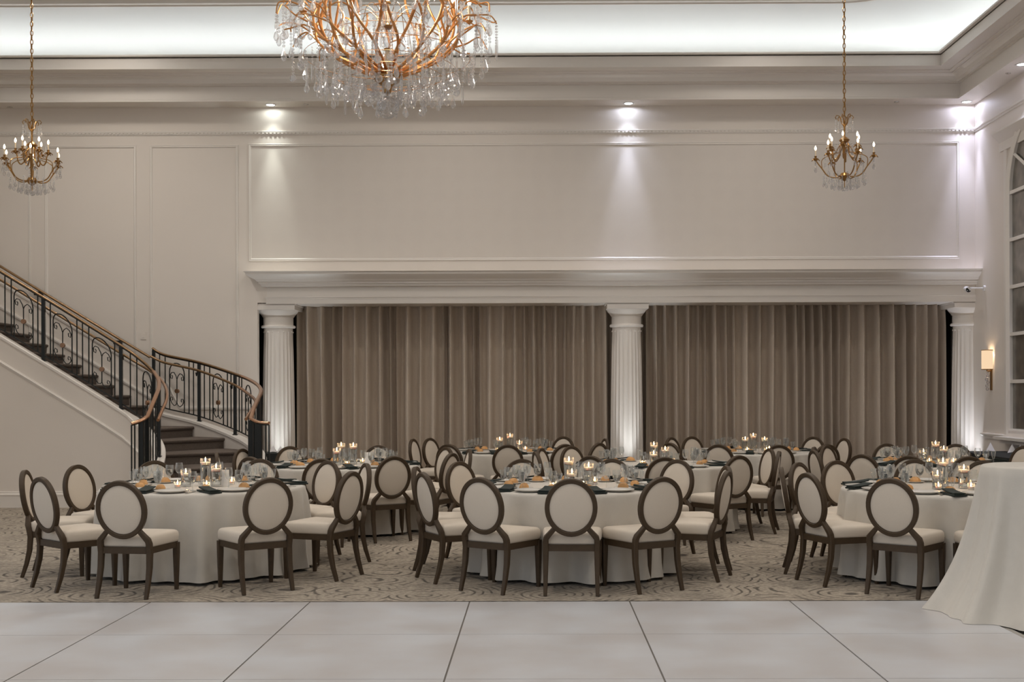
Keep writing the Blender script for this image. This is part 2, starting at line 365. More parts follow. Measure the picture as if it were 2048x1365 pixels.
# panel mouldings
def frame(name, x0, x1, z0, z1, Y, wd=.05):
    pr = [(0, 0), (0, .010), (.008, .017), (.018, .012), (.03, .016), (wd - .006, .006), (wd, 0)]
    rows = []
    for cx, cz, sx, sz in [(x0, z0, 1, 1), (x1, z0, -1, 1), (x1, z1, -1, -1), (x0, z1, 1, -1)]:
        rows.append([(cx + sx * a, Y - b, cz + sz * a) for a, b in pr])
    struct(MB().grid(rows, closed_v=True).build(name, M['trim'], smooth=30))
a, b = at(497, 287, YW), at(1919, 522, YW)
fx0, fx1, fz1, fz0 = a.x, b.x, at(1062, 286, YW).z, at(1062, 521, YW).z
frame('trim_8', fx0, fx1, fz0, fz1, YW)
struct(MB().box(fx0 + .05, fx1 - .05, YW - .004, YW, fz0 + .05, fz1 - .05).build('wall_panel', M['damask'], smooth=0))
zt = at(300, 291, YL).z
for i, (u0, u1) in enumerate([(-150, 62), (90, 273), (300, 477)]):
    frame('trim_%d' % (9 + i), at(u0, 400, YL).x, at(u1, 400, YL).x, 0.9, zt, YL, .045)

# entablature over the columns: receding downward, with mitred left return
zz = lambda v, Y: at(1062, v, Y).z
EP = [(0, 541), (.03, 543), (.035, 547), (.06, 550), (.10, 554), (.15, 557), (.17, 561), (.20, 562), (.20, 566), (.225, 567), (.23, 571), (.305, 573), (.305, 592), (.278, 592.5), (.278, 594), (.288, 594.5), (.288, 597), (.293, 597.2), (.293, 606.5)]
YE = YW - .31
ent = [(d, zz(v, YE + d)) for d, v in EP]; zsof = ent[-1][1]; ent.append((.95, zsof)); xe = at(485, 541, YE).x
rows = [[(xe + d, YW + .02, z) for d, z in ent[:-1]] + [(xe + .293, YW + .02, zsof)], [(xe + d, YE + d, z) for d, z in ent], [(XR + .1, YE + d, z) for d, z in ent]]
struct(MB().grid(rows).build('trim_12', M['trim'], smooth=25))
struct(MB().box(xe, XR + .1, YE, YW, zb - .001, zb + .004).build('trim_13', M['trim'], smooth=0))
struct(MB().box(XU, at(515, 700, YW).x, YW, YW + .12, 0, zlow + .02).build('trim_16', M['wall'], smooth=0))
# chair rails
cr = atx(1985, 871, XR)
rp = [(0, cr.z - .06), (.015, cr.z - .06), (.02, cr.z - .02), (.05, cr.z), (.05, cr.z + .02), (0, cr.z + .03)]
struct(MB().profile([(XR, atx(1966, 869, XR).y), (XR, 5.2)], rp).build('trim_15', M['trim'], smooth=25))
struct(MB().profile([(XR, 19.5), (XR, 5.2)], [(0, .0), (.02, 0), (.02, .16), (.01, .18), (0, .19)]).build('baseboard_right', M['trim'], smooth=25))

# columns
def column(u, label, Y=18.83):
    x = at(u, 700, Y).x; o = thing('column', (x, Y, 0), 0, label, 'column', kind='structure')
    zt = zsof
    h = zt - .42
    b = MB(); nf = 24; rows = []
    for i in range(15):
        t = i / 14; z = .32 + (h - .32) * t; R = .262 - .034 * t ** 1.6
        row = []
        for k in range(nf * 6):
            a = 2 * PI * k / (nf * 6); ph = (k % 6) / 6.0
            groove = math.sin(PI * ph) ** .7 * .012 * (1 if 0 < i < 14 else 0.0)
            row.append(((R - groove) * math.cos(a), (R - groove) * math.sin(a), z))
        rows.append(row)
    b.grid(rows, closed_u=True); b.build('shaft', M['trim'], o, smooth=50)
    c = MB(); c.lathe([(.228, h), (.228, h + .05), (.262, h + .055), (.272, h + .075), (.262, h + .095), (.236, h + .10), (.236, h + .22), (.25, h + .235), (.255, h + .245), (.30, h + .30), (.318, h + .33), (.318, h + .335)], 48)
    c.box(-.325, .325, -.325, .325, h + .333, h + .40); c.box(-.345, .345, -.30, .345, h + .40, zt + .01); c.build('capital', M['trim'], o, smooth=30)
    for k in range(16):
        a = 2 * PI * (k + .5) / 16; MB().ball((.224 * math.cos(a), .224 * math.sin(a), h - .01), .016, 8, 6).build('bead', M['trim'], o)
    p = MB(); p.box(-.34, .34, -.34, .34, 0, .12); p.lathe([(.33, .12), (.345, .15), (.33, .19), (.29, .2), (.275, .23), (.30, .26), (.285, .30), (.262, .32)], 40); p.build('base', M['trim'], o, smooth=30)
    return o
cols = [column(557, 'white fluted column at the left end of the curtained opening'), column(1253, 'white fluted column between the two curtained openings'), column(1936, 'white fluted column set against the right wall')]

# uplights at the column feet
for (c, dx, lab) in zip(cols, (.1, .02, -.11), ('left', 'middle', 'right')):
    x = c.location.x + dx; o = thing('uplight', (x, 18.30, 0), 0, 'small black floor uplight at the foot of the %s white column' % lab, 'uplight')
    MB().lathe([(.05, 0), (.06, .01), (.06, .12), (.052, .12), (.05, .09)], 20, cap0=True).build('can', M['black_plastic'], o)
    MB().lathe([(.001, .092), (.05, .092)], 20).build('lens', M['spot_lens'], o)
    light('uplight_beam', 'SPOT', (x, 18.34, .14), 120 if lab == 'right' else 95, (0.84, 0.89, 1.0) if lab == 'right' else (0.90, 0.96, 1.0), (PI - math.radians(5), 0, 0), spot_size=math.radians(46), spot_blend=1.0, shadow_soft_size=.05)

# curtains
def curtain(u0, u1, label, seed):
    rnd = random.Random(seed); x0, x1 = at(u0, 700, 19.12).x, at(u1, 700, 19.12).x
    o = thing('curtain', ((x0 + x1) / 2, 19.12, 0), 0, label, 'curtain', 'taupe floor-length curtains')
    nf = max(6, int((x1 - x0) / .17)); knots = [0]
    for _ in range(nf): knots.append(knots[-1] + rnd.uniform(.6, 1.5))
    amps = [rnd.uniform(.6, 1.15) for _ in range(nf + 1)]; tot = knots[-1]; rows = []
    zt = zsof + .12; N = nf * 14
    def wave(q):
        s = q * tot; i = 0
        while i < nf - 1 and knots[i + 1] < s: i += 1
        ph = (s - knots[i]) / (knots[i + 1] - knots[i]); return i, ph
    for zi in range(15):
        t = zi / 14; z = .015 + (zt - .015) * t; row = []
        for k in range(N + 1):
            q = k / N; i, ph = wave(q); am = amps[i] * (1 - ph) + amps[i + 1] * ph
            pin = max(0, (t - .88) / .12)
            d = math.cos(2 * PI * ph); d = (abs(d) ** .6) * (1 if d > 0 else -1)
            y = .145 * am * d * (1 - .45 * pin) + .012 * math.sin(3 * t + i * 1.7)
            x = (q - .5) * (x1 - x0) + .018 * math.sin(2 * PI * ph) * am + .01 * math.sin(2.2 * t + i)
            row.append((x, y, z))
        rows.append(row)
    MB().grid(rows).build('drape', M['curtain'], o, smooth=60)
    hb = MB(); hb.grid([[(p[0], p[1] - .004, p[2]) for p in rows[13]], [(p[0], p[1] - .004, p[2]) for p in rows[14]]]); hb.build('heading', M['curtain'], o, smooth=60)
curtain(588, 893, 'taupe pleated curtain beside the left column', 1)
curtain(887, 1226, 'taupe pleated curtain just left of the middle column', 2)
curtain(1282, 1602, 'taupe pleated curtain just right of the middle column', 3)
curtain(1596, 1893, 'taupe pleated curtain beside the right column', 4)
MB().box(at(588, 700, 19.5).x, at(1893, 700, 19.5).x, 19.25, 19.28, zsof + .1, zsof + .16)

# arched antique-mirror window on the right wall
def window():
    y1 = atx(2026, 600, XR).y; z0 = atx(2030, 858, XR).z; half = 1.05; yc = y1 - half; zs_ = atx(2028, 385, XR).z
    o = thing('window_1', (XR, yc, 0), 0, 'tall arched white window with cloudy antique mirror panes on right wall', 'window', kind='structure')
    def outline(d, n=20):
        h = half + d; pts = [(h, z0 - d)]
        pts += [(h * math.cos(PI * k / n), zs_ + h * math.sin(PI * k / n)) for k in range(n + 1)]
        return pts + [(-h, z0 - d)]
    rows = []
    for d, px in [(.0, .0), (.0, .05), (.03, .06), (.07, .045), (.12, .06), (.14, .03), (.14, 0)]:
        rows.append([(-px, y, z) for y, z in outline(d)])
    MB().grid(rows, closed_u=True).build('window_frame', M['trim'], o, smooth=30)
    hz = zs_; nr = 5
    for k in range(1, nr + 1):
        z = z0 + (hz - z0) * k / nr; MB().box(-.045, -.005, -half, half, z - .025, z + .025).build('muntin', M['trim'], o, smooth=0)
    for q in (-.35, .35): MB().box(-.045, -.005, q - .02, q + .02, z0, hz).build('muntin', M['trim'], o, smooth=0)
    for a in (30, 60, 90, 120, 150):
        c, s = math.cos(math.radians(a)), math.sin(math.radians(a)); MB().tube([(-.025, c * .3, hz + s * .3), (-.025, c * half, hz + s * half)], .028, 4).build('muntin', M['trim'], o, smooth=0)
    MB().tube([(-.025, .35 * math.cos(PI * k / 12), hz + .35 * math.sin(PI * k / 12)) for k in range(13)], .022, 4).build('muntin', M['trim'], o, smooth=0)
    b = MB(); pts = outline(.0); b.add([(-.006, y, z) for y, z in pts], [tuple(range(len(pts)))]); b.build('pane', M['mirror'], o, smooth=0)
    zc = atx(2030, 256, XR).z
    cp = [(0, zc - .25), (.03, zc - .25), (.03, zc - .12), (.06, zc - .08), (.12, zc - .03), (.14, zc), (.14, zc + .03), (0, zc + .03)]
    m = MB(); m.profile([(0.0, half + .42), (-.0, -half - .42)], [(d, z) for d, z in cp]); q = len(cp); m.f.append(tuple(range(q))); m.f.append(tuple(reversed(range(q, 2 * q)))); m.build('hood', M['trim'], o, smooth=25)
    MB().box(-.022, 0, half + .17, half + .28, z0 - .1, zc - .249).build('casing', M['trim'], o, smooth=0)
    s = MB(); s.box(-.20, 0, -half - .25, half + .25, z0 - .16, z0 - .12); s.box(-.12, 0, -half - .2, half + .2, z0 - .22, z0 - .16); s.build('sill', M['trim'], o, smooth=0)
window()

# recessed downlights and sprinkler caps in the soffit
def downlight(x, y, label, power, color, tiltx=0, tilty=0, size=62):
    o = thing('downlight', (x, y, 6.11), 0, label, 'downlight')
    MB().lathe([(.062, 0), (.066, -.006), (.088, -.006), (.09, 0)], 28).build('trim_ring', M['white_plastic'], o)
    MB().lathe([(.001, -.002), (.062, -.002)], 28).build('lens', M['spot_lens'], o)
    light('downlight_beam', 'SPOT', (x, y, 6.10), power * .05, color, (tiltx, tilty, 0), spot_size=math.radians(178), spot_blend=0.2, shadow_soft_size=.04)
    light('downlight_narrow', 'SPOT', (x, y, 6.10), power * 1.7, color, (tiltx, tilty, 0), spot_size=math.radians(33), spot_blend=1.0, shadow_soft_size=.04)
    light('downlight_core', 'SPOT', (x, y, 6.10), power * .36, color, (tiltx, tilty, 0), spot_size=math.radians(80), spot_blend=1.0, shadow_soft_size=.04)
dl = [at(541, 210.5, YW - .17).x, at(1257, 210, YW - .17).x]
downlight(dl[0], YW - .17, 'recessed downlight above the left curtains', 80, (0.93, 1.0, 0.94))
downlight(dl[1], YW - .17, 'recessed downlight above the middle column', 112, (0.72, 0.79, 1.0))
downlight(XR - .19, YW - .18, 'recessed downlight in the soffit corner above the right column', 165, (0.70, 0.74, 1.0))
p = atx(2044, 126, XR - .19)
downlight(XR - .19, p.y, 'recessed downlight above the arched window on the right wall', 130, (0.72, 0.75, 1.0))
for (x, y, lab) in [(at(612, 211, YW - .2).x, YW - .2, 'small sprinkler cap beside the downlight above left curtains'), (at(1793, 209, YW - .2).x, YW - .2, 'small sprinkler cap above the right chandelier'),
                    (XR - .2, atx(2016, 150, XR - .2).y, 'small sprinkler cap in the soffit of the right wall'), (at(20, 214, YW - .1).x, YW - .1, 'small sprinkler cap above the left chandelier')]:
    o = thing('sprinkler', (x, y, 6.11), 0, lab, 'sprinkler')
    MB().lathe([(.001, -.012), (.03, -.012), (.04, -.004), (.04, 0)], 20).build('cap', M['steel'], o)

# switch plate on the stair wall
p = at(287, 672, YL); o = thing('light_switch', p, 0, 'beige light switch plate on the wall above the stair handrail', 'switch')
MB().box(-.045, .045, -.008, 0, -.06, .06).build('plate', M['wall'], o, smooth=0); MB().box(-.015, .015, -.014, -.008, -.03, .03).build('rocker', M['wall'], o, smooth=0)
# security camera
p = at(1934, 580, 18.05); o = thing('security_camera', p, 0, 'white bullet security camera on bracket below the cornice at right', 'camera')
MB().tube([(0, -.06, -.005), (.02, .09, .02)], .042, 16).build('housing', M['white_plastic'], o); MB().lathe([(.001, 0), (.038, 0)], 20).build('lens', M['black_plastic'], o)
o.children[-1].matrix_local = Matrix.Translation((0, -.062, -.005)) @ Matrix.Rotation(PI / 2, 4, 'X')
for k in range(3):
    a = 2 * PI * k / 3 + PI / 2; b = MB().ball((.02 * math.cos(a), -.063, -.005 + .02 * math.sin(a)), .007, 8, 6); b.build('led', M['white_plastic'], o)
wx = XR - p.x
MB().tube([(.02, .06, .02), (.08, .06, .03), (wx, .05, .03)], .012, 8).build('bracket', M['white_plastic'], o); MB().tube([(wx - .03, .05, .03), (wx, .05, .03)], .04, 16).build('mount', M['white_plastic'], o)

# ================================================================== DANCE FLOOR
DX0, DW, DY1 = -2.957 - 2 * 1.2192, 1.2192, EYE * 0 + (EYE - .02) * F / (1204 - VH)
df = thing('dance_floor', (0, 0, 0), 0, 'glossy white panelled dance floor in front of the tables', 'dance floor')
NX, NY = 5, 8
xs = [DX0 + DW * k for k in range(6)] + []
while xs[-1] < 3.0: xs.append(xs[-1] + DW)
MB().box(xs[0], xs[-1], DY1 - DW * NY, DY1, 0.001, .016).build('base', M['seam'], df, smooth=0)
pm = None
for i in range(len(xs) - 1):
    for j in range(NY):
        if pm is None:
            g, h = .0055, .0026
            pm = MB().box(g - DW / 2, DW / 2 - g, h - DW / 2, DW / 2 - h, 0, .006).mesh('panel', M['panel'], 0)
        o = bpy.data.objects.new('panel', pm); COL.objects.link(o); o.parent = df; o.location = (xs[i] + DW / 2, DY1 - DW * (j + .5), .014)
eg = MB(); eg.box(xs[0], xs[-1] + .04, DY1, DY1 + .04, 0.001, .018); eg.box(xs[-1], xs[-1] + .04, DY1 - DW * NY, DY1, 0.001, .018); eg.build('edge_trim', M['steel'], df, smooth=0)

# ================================================================== STAIRCASE
YN = 16.85
inner_rail = [at(u, v, y) for u, v, y in [(-120, 469.2, YN), (0, 542, YN), (80, 590.5, YN), (160, 639.5, YN), (237, 688, YN), (271, 711, 16.80), (301, 737, 16.55), (315, 756, 16.15), (318, 772, 15.7), (313, 789, 15.25), (304, 811, 14.9), (295, 833, 14.62)]]
inner_vol = [inner_rail[-1]] + [at(u, v, y) for u, v, y in [(283, 841, 14.5), (263, 847.6, 14.42)]]
outer_rail = [at(u, v, y) for u, v, y in [(305, 697, 18.35), (330, 710, 18.3), (398.5, 725, 18.05), (470, 748, 17.45), (505, 763, 16.85), (522, 780, 16.1), (516, 799, 15.45), (507, 819, 14.95), (502, 838, 14.62)]]
outer_vol = [outer_rail[-1]] + [at(u, v, y) for u, v, y in [(517, 845, 14.48), (538, 846.5, 14.42)]]
IR, OR = catmull(inner_rail, 10), catmull(outer_rail, 10)
def along(P, s0, step):                             # arc-length samples in plan
    out, d, acc = [], 0.0, s0
    for a, b in zip(P, P[1:]):
        L = math.hypot(b.x - a.x, b.y - a.y)
        while acc <= d + L and L > 0:
            t = (acc - d) / L; out.append((a.lerp(b, t), Vector((b.x - a.x, b.y - a.y, 0)).normalized())); acc += step
        d += L
    return out
def at_height(P, z):                                # plan point where the falling rail passes height z
    for a, b in zip(P, P[1:]):
        if a.z >= z >= b.z and a.z > b.z:
            return a.lerp(b, (a.z - z) / (a.z - b.z))
    return None
RD, RS = 0.95, 1.00
st = thing('staircase', (inner_rail[4].x, YN, 0), 0, 'curved staircase with dark carpet and plain cream side wall', 'staircase')
def local(o, p): return Vector(p) - o.location
steps = []
for k in range(1, 20):
    z = .16 * k; pi, po = at_height(IR, z + RS), at_height(OR, z + RS)
    if pi is None:
        if z + RS > IR[0].z: break
        q = IR[-1]; n = (IR[-1].z - RS - z) / .6; pi = Vector((q.x - .08 * n, q.y - n, 0))
    if po is None:
        if z + RS > OR[0].z: po = Vector((pi.x, YL - .01, 0))
        else:
            q = OR[-1]; n = (OR[-1].z - RS - z) / .6; po = Vector((q.x + .08 * n, q.y - n, 0))
    steps.append((z, Vector((pi.x, pi.y, 0)), Vector((po.x, po.y, 0))))
for i, (z, a, b) in enumerate(steps):
    if i + 1 < len(steps): _, a2, b2 = steps[i + 1]
    else: a2, b2 = a + Vector((-.27, 0, 0)), b + Vector((-.27, 0, 0))
    d = ((a2 - a) + (b2 - b)).normalized(); n = 12; rows = []
    prof = [(0, -.16), (0, -.05), (-.022, -.045), (-.034, -.028), (-.034, -.016), (-.022, -.003), (0, 0), (.35, 0)]
    for q in range(n + 1):
        t = q / n; p = a.lerp(b, t); e = a2.lerp(b2, t); row = []
        for off, dz in prof:
            if off > .3: row.append(local(st, (e.x + d.x * .02, e.y + d.y * .02, z)))
            else: row.append(local(st, (p.x + d.x * off, p.y + d.y * off, z + dz)))
        rows.append(row)
    MB().grid(rows).build('step', M['stair_carpet'], st, smooth=40)
# side walls (stringers) under both balustrades, with sloping cap and panel moulding
def stringer(name, P, th, base, flip):
    rows = []; S = along(P, 0, .09)
    for p, t in S:
        n = Vector((-t.y, t.x, 0)) * (1 if flip else -1); zt = max(.15, p.z - RD + .03)
        rows.append([local(st, q) for q in ((p.x - n.x * th / 2, p.y - n.y * th / 2, base), (p.x - n.x * th / 2, p.y - n.y * th / 2, zt), (p.x + n.x * th / 2, p.y + n.y * th / 2, zt), (p.x + n.x * th / 2, p.y + n.y * th / 2, base))])
    b = MB().grid(rows, closed_u=True); m = len(b.v); b.f.append((0, 1, 2, 3)); b.f.append((m - 1, m - 2, m - 3, m - 4))
    b.build(name, M['wall'], st, smooth=30)
    rows = []
    for p, t in S:
        n = Vector((-t.y, t.x, 0)); zt = max(.15, p.z - RD + .03); h = th / 2 + .018
        rows.append([local(st, (p.x + n.x * a, p.y + n.y * a, zt + c)) for a, c in ((-h, -.03), (-h, .005), (-h + .012, .016), (h - .012, .016), (h, .005), (h, -.03))])
    MB().grid(rows, closed_u=True).build(name + '_cap', M['trim'], st, smooth=30)
stringer('stringer', IR, .13, 0, True)
stringer('curb', OR, .11, 0, True)
S = along(IR, 0, .12); rows = []
for p, t in S:
    if p.y < 15.6: break
    n = Vector((t.y, -t.x, 0)); zt = p.z - RD + .03 - .37
    if zt < .3: break
    rows.append([local(st, (p.x + n.x * (.065 + a), p.y + n.y * (.065 + a), zt + c)) for a, c in ((0, -.03), (.012, -.03), (.014, -.012), (.026, -.004), (.026, .008), (.012, .014), (.01, .026), (0, .028))])
MB().grid(rows).build('panel_moulding', M['trim'], st, smooth=25)
rows = []
for p, t in S:
    n = Vector((t.y, -t.x, 0)); rows.append([local(st, (p.x + n.x * (.065 + a), p.y + n.y * (.065 + a), c)) for a, c in ((0, 0), (.022, 0), (.022, .17), (.03, .175), (.03, .19), (.012, .20), (.012, .225), (0, .23))])
MB().grid(rows).build('skirting', M['trim'], st, smooth=25)
# mouldings on the wall behind the flight
zA = lambda x: 3.336 - .607 * (x + 7.67)
xq = [XL, -6.0]
for nm, dz in (('trim_17', -.42), ('trim_18', -.80)):
    rows = [[(x, YL - a, zA(x) + dz + c) for a, c in ((0, -.03), (.02, -.03), (.026, 0), (.02, .03), (0, .03))] for x in xq]
    if nm == 'trim_17':
        zf = at(420, 816, YL).z; rows[-1] = [(-6.0 + .2, YL - a, zA(-6.0) + dz + c - .12) for a, c in ((0, -.03), (.02, -.03), (.026, 0), (.02, .03), (0, .03))]
        rows.append([(at(360, 816, YL).x, YL - a, zf + c) for a, c in ((0, -.03), (.02, -.03), (.026, 0), (.02, .03), (0, .03))])
        rows.append([(at(505, 816, YL).x, YL - a, zf + c) for a, c in ((0, -.03), (.02, -.03), (.026, 0), (.02, .03), (0, .03))])
    struct(MB().grid(rows).build(nm, M['trim'], smooth=20))

def railing(name, label, P, vol, posts, arches, side, bars):
    o = thing(name, P[len(P) // 2].copy(), 0, label, 'railing'); o.location.z = 0
    L = lambda p: local(o, p)
    hr = [(0, .018), (.020, .012), (.026, 0), (.020, -.012), (0, -.016), (-.020, -.012), (-.026, 0), (-.020, .012)]
    full = P + catmull(vol, 8)[1:]
    cut = len(full) - 8 * 2 - 10 * 5 + 2  # from here down the rail's bright reflection is painted by material
    MB().tube([L(p) for p in full[:cut + 1]], 1.0, sect=hr).build('handrail', M['dark_brass'], o, smooth=60)
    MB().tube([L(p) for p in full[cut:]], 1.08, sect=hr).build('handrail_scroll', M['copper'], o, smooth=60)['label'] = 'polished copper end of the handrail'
    MB().tube([L(p - Vector((0, 0, .022))) for p in full], .010, 6).build('top_channel', M['iron'], o)
    MB().tube([L(p - Vector((0, 0, RD - .12))) for p in P], .010, 6).build('bottom_channel', M['iron'], o)
    tot = along(P, 0, .01); N = len(tot)
    used = []
    def pt(u):                                       # nearest plan sample to a photo column
        best = min(tot, key=lambda q: abs(px(q[0]) - u)); return best
    for (s) in posts:
        p, t = tot[min(N - 1, int(s * 100))]; used.append((s, .05))
        q = L(p); b = MB(); b.box(q.x - .022, q.x + .022, q.y - .022, q.y + .022, p.z - RD + .03, p.z - .02); b.box(q.x - .034, q.x + .034, q.y - .034, q.y + .034, p.z - RD + .03, p.z - RD + .055); b.build('post', M['iron'], o, smooth=0)
    for s in arches:
        used.append((s, .19)); (p0, _), (p1, _), (pm, tm) = (tot[max(0, min(N - 1, int((s + d) * 100)))] for d in (-.135, .135, 0))
        zt = pm.z - .10; zb_ = RD - .12; b = MB()
        a, c = L(p0), L(p1); sl = (p1.z - p0.z) / 2
        def bp(f, h): q = a.lerp(c, f); return (q.x, q.y, pm.z + sl * (2 * f - 1) - h)
        arc = [bp(0, RD - .12)] + [bp(0, h) for h in (.6, .3)] + [bp(.5 - .5 * math.cos(PI * k / 10), .24 - .15 * math.sin(PI * k / 10)) for k in range(11)] + [bp(1, h) for h in (.3, .6, RD - .12)]
        b.tube(arc, .009, 6); b.build('arch', M['iron'], o)
        b = MB(); b.tube([bp(.5, .34), bp(.5, RD - .25)], .008, 6)
        for sg in (-1, 1):
            for hb, up in ((.34, 1), (RD - .25, -1)):
                b.tube([bp(.5 + sg * f, hb - up * g) for f, g in ((0, 0), (.06, .035), (.2, .055), (.36, .02), (.45, -.03), (.40, -.075), (.30, -.07), (.28, -.035), (.34, -.025))] if up < 0 else
                       [bp(.5 + sg * f, hb - g) for f, g in ((0, 0), (.06, .05), (.2, .10), (.36, .09), (.45, .05), (.42, .0), (.32, .0), (.30, .04), (.36, .05))], .007, 6)
        b.build('scroll', M['iron'], o)
        q = bp(.5, .52); r = MB(); n = Vector((tm.y, -tm.x, 0))
        r.tube([Vector(q) - n * .018, Vector(q) + n * .018], .034, 12); r.build('rosette', M['rosette'], o)
    for s in bars:
        p, t = tot[min(N - 1, int(s * 100))]; q = L(p)
        MB().tube([(q.x, q.y, p.z - RD + .12), (q.x, q.y, p.z - .022)], .0092, 6).build('baluster', M['iron'], o)
    # ring of bars of the newel under the scroll end, and the heavy newel post
    V = catmull(vol, 8); zf = .0
    for i in range(1, len(V), 3):
        p = V[i]; q = L(p); MB().tube([(q.x, q.y, zf), (q.x, q.y, p.z - .02)], .0095, 6).build('baluster', M['iron'], o)
    p = V[len(V) // 2]; q = L(p); b = MB(); e = .04 if side < 0 else .026; b.box(q.x - e, q.x + e, q.y - e, q.y + e, zf, p.z - .02); b.build('newel', M['iron'], o, smooth=0)
    p = V[0]; q = L(p); b = MB(); e = .03 if side < 0 else .018; b.box(q.x - e, q.x + e, q.y - e, q.y + e, zf, p.z - .02); b.build('newel', M['iron'], o, smooth=0)
    return o, tot
def px(p):
    x, y, z = p.x, p.y, p.z - EYE
    s, c = math.sin(YAW), math.cos(YAW); fwd = -s * x + c * y; rt = c * x + s * y
    a, b = rt / fwd * F, -z / fwd * F
    return UP + a + ROLL * b
T = along(IR, 0, .01)
def s_of(T, u, part=None):
    c = [i for i in range(len(T)) if (part is None or part[0] <= i / len(T) <= part[1])]
    return min(c, key=lambda i: abs(px(T[i][0]) - u)) / 100
sp = [s_of(T, u, (0, .75)) for u in (-70, 86, 242)]
r1, T1 = railing('stair_railing', 'black iron stair railing with copper handrail on the near side of staircase', IR, inner_vol, sp + [len(T) / 100 - .95], [s_of(T, u, (0, .75)) for u in (-30, 48, 126, 204)] + [s_of(T, 296, (0, .7))], 1,
                 [s_of(T, u, (0, .75)) for u in (-100, -88, -52, -3, 10, 22, 75, 100, 154, 166, 177, 231, 260, 274)] + [len(T) / 100 - q for q in (1.25, 1.1, .75, .55, .35, .18)])
T = along(OR, 0, .01)
r2, T2 = railing('stair_railing', 'black iron stair railing curving down beside the left white column', OR, outer_vol, [0.02] + [s_of(T, u, (0, .6)) for u in (398.5, 470)] + [len(T) / 100 - .9], [s_of(T, u, (0, .6)) for u in (354, 437)] + [s_of(T, 497, (0, .7))], -1,
                 [s_of(T, u, (0, .6)) for u in (319.5, 330, 377.5, 387, 409, 419, 455, 462, 478, 484)] + [len(T) / 100 - q for q in (1.3, 1.1, .7, .5, .3, .15)])
# inside grab rails
def grab(o, P, hooks):
    q = catmull(P, 8); cut = 8 * 3 + 2; MB().tube([local(o, p) for p in q[:cut + 1]], .019, 10).build('grab_rail', M['dark_brass'], o, smooth=60); MB().tube([local(o, p) for p in q[cut:]], .021, 10).build('grab_rail_end', M['copper'], o, smooth=60)['label'] = 'polished copper end of the grab rail'  # lower stretch gets the brighter colour that stands for reflection
    for p in hooks:
        a = local(o, p); MB().tube([a, a + Vector((0, 0, -.07)), a + Vector((0, -.05, -.075)), a + Vector((0, -.08, -.03))], .011, 6).build('bracket', M['iron'], o)
grab(r1, [at(u, v, y) for u, v, y in [(-120, 486.5, 16.95), (0, 559.5, 16.95), (240, 706, 16.95), (301, 743, 16.75), (324, 763, 16.35), (333, 782, 15.8), (333, 800, 15.4), (324, 822, 15.05), (316, 841, 14.8)]],
     [at(90, 614.5, 16.95), at(246, 710, 16.95)])
grab(r2, [at(u, v, y) for u, v, y in [(301, 713, 18.2), (330, 726, 18.15), (398, 742, 17.92), (466, 769, 17.3), (496, 788, 16.75), (511, 803, 16.0), (504, 819, 15.4), (492, 839, 14.9)]],
     [at(395, 742, 17.95), at(464, 768, 17.35)])
wr = thing('wall_handrail', at(100, 594, YL - .09), 0, 'thin dark brass handrail on the wall above the stairs', 'handrail')
MB().tube([local(wr, at(u, v, y)) for u, v, y in [(-120, 460, YL - .09), (0, 532.5, YL - .09), (100, 594, YL - .09), (235, 676, YL - .09), (300, 715, YL - .1)]], .020, 10).build('rail', M['dark_brass'], wr, smooth=60)
for u, v in ((75, 583), (234, 681)):
    a = local(wr, at(u, v, YL - .09)); MB().box(a.x - .055, a.x + .055, a.y - .01, a.y + .088, a.z - .06, a.z - .005).build('bracket', M['iron'], wr, smooth=0)

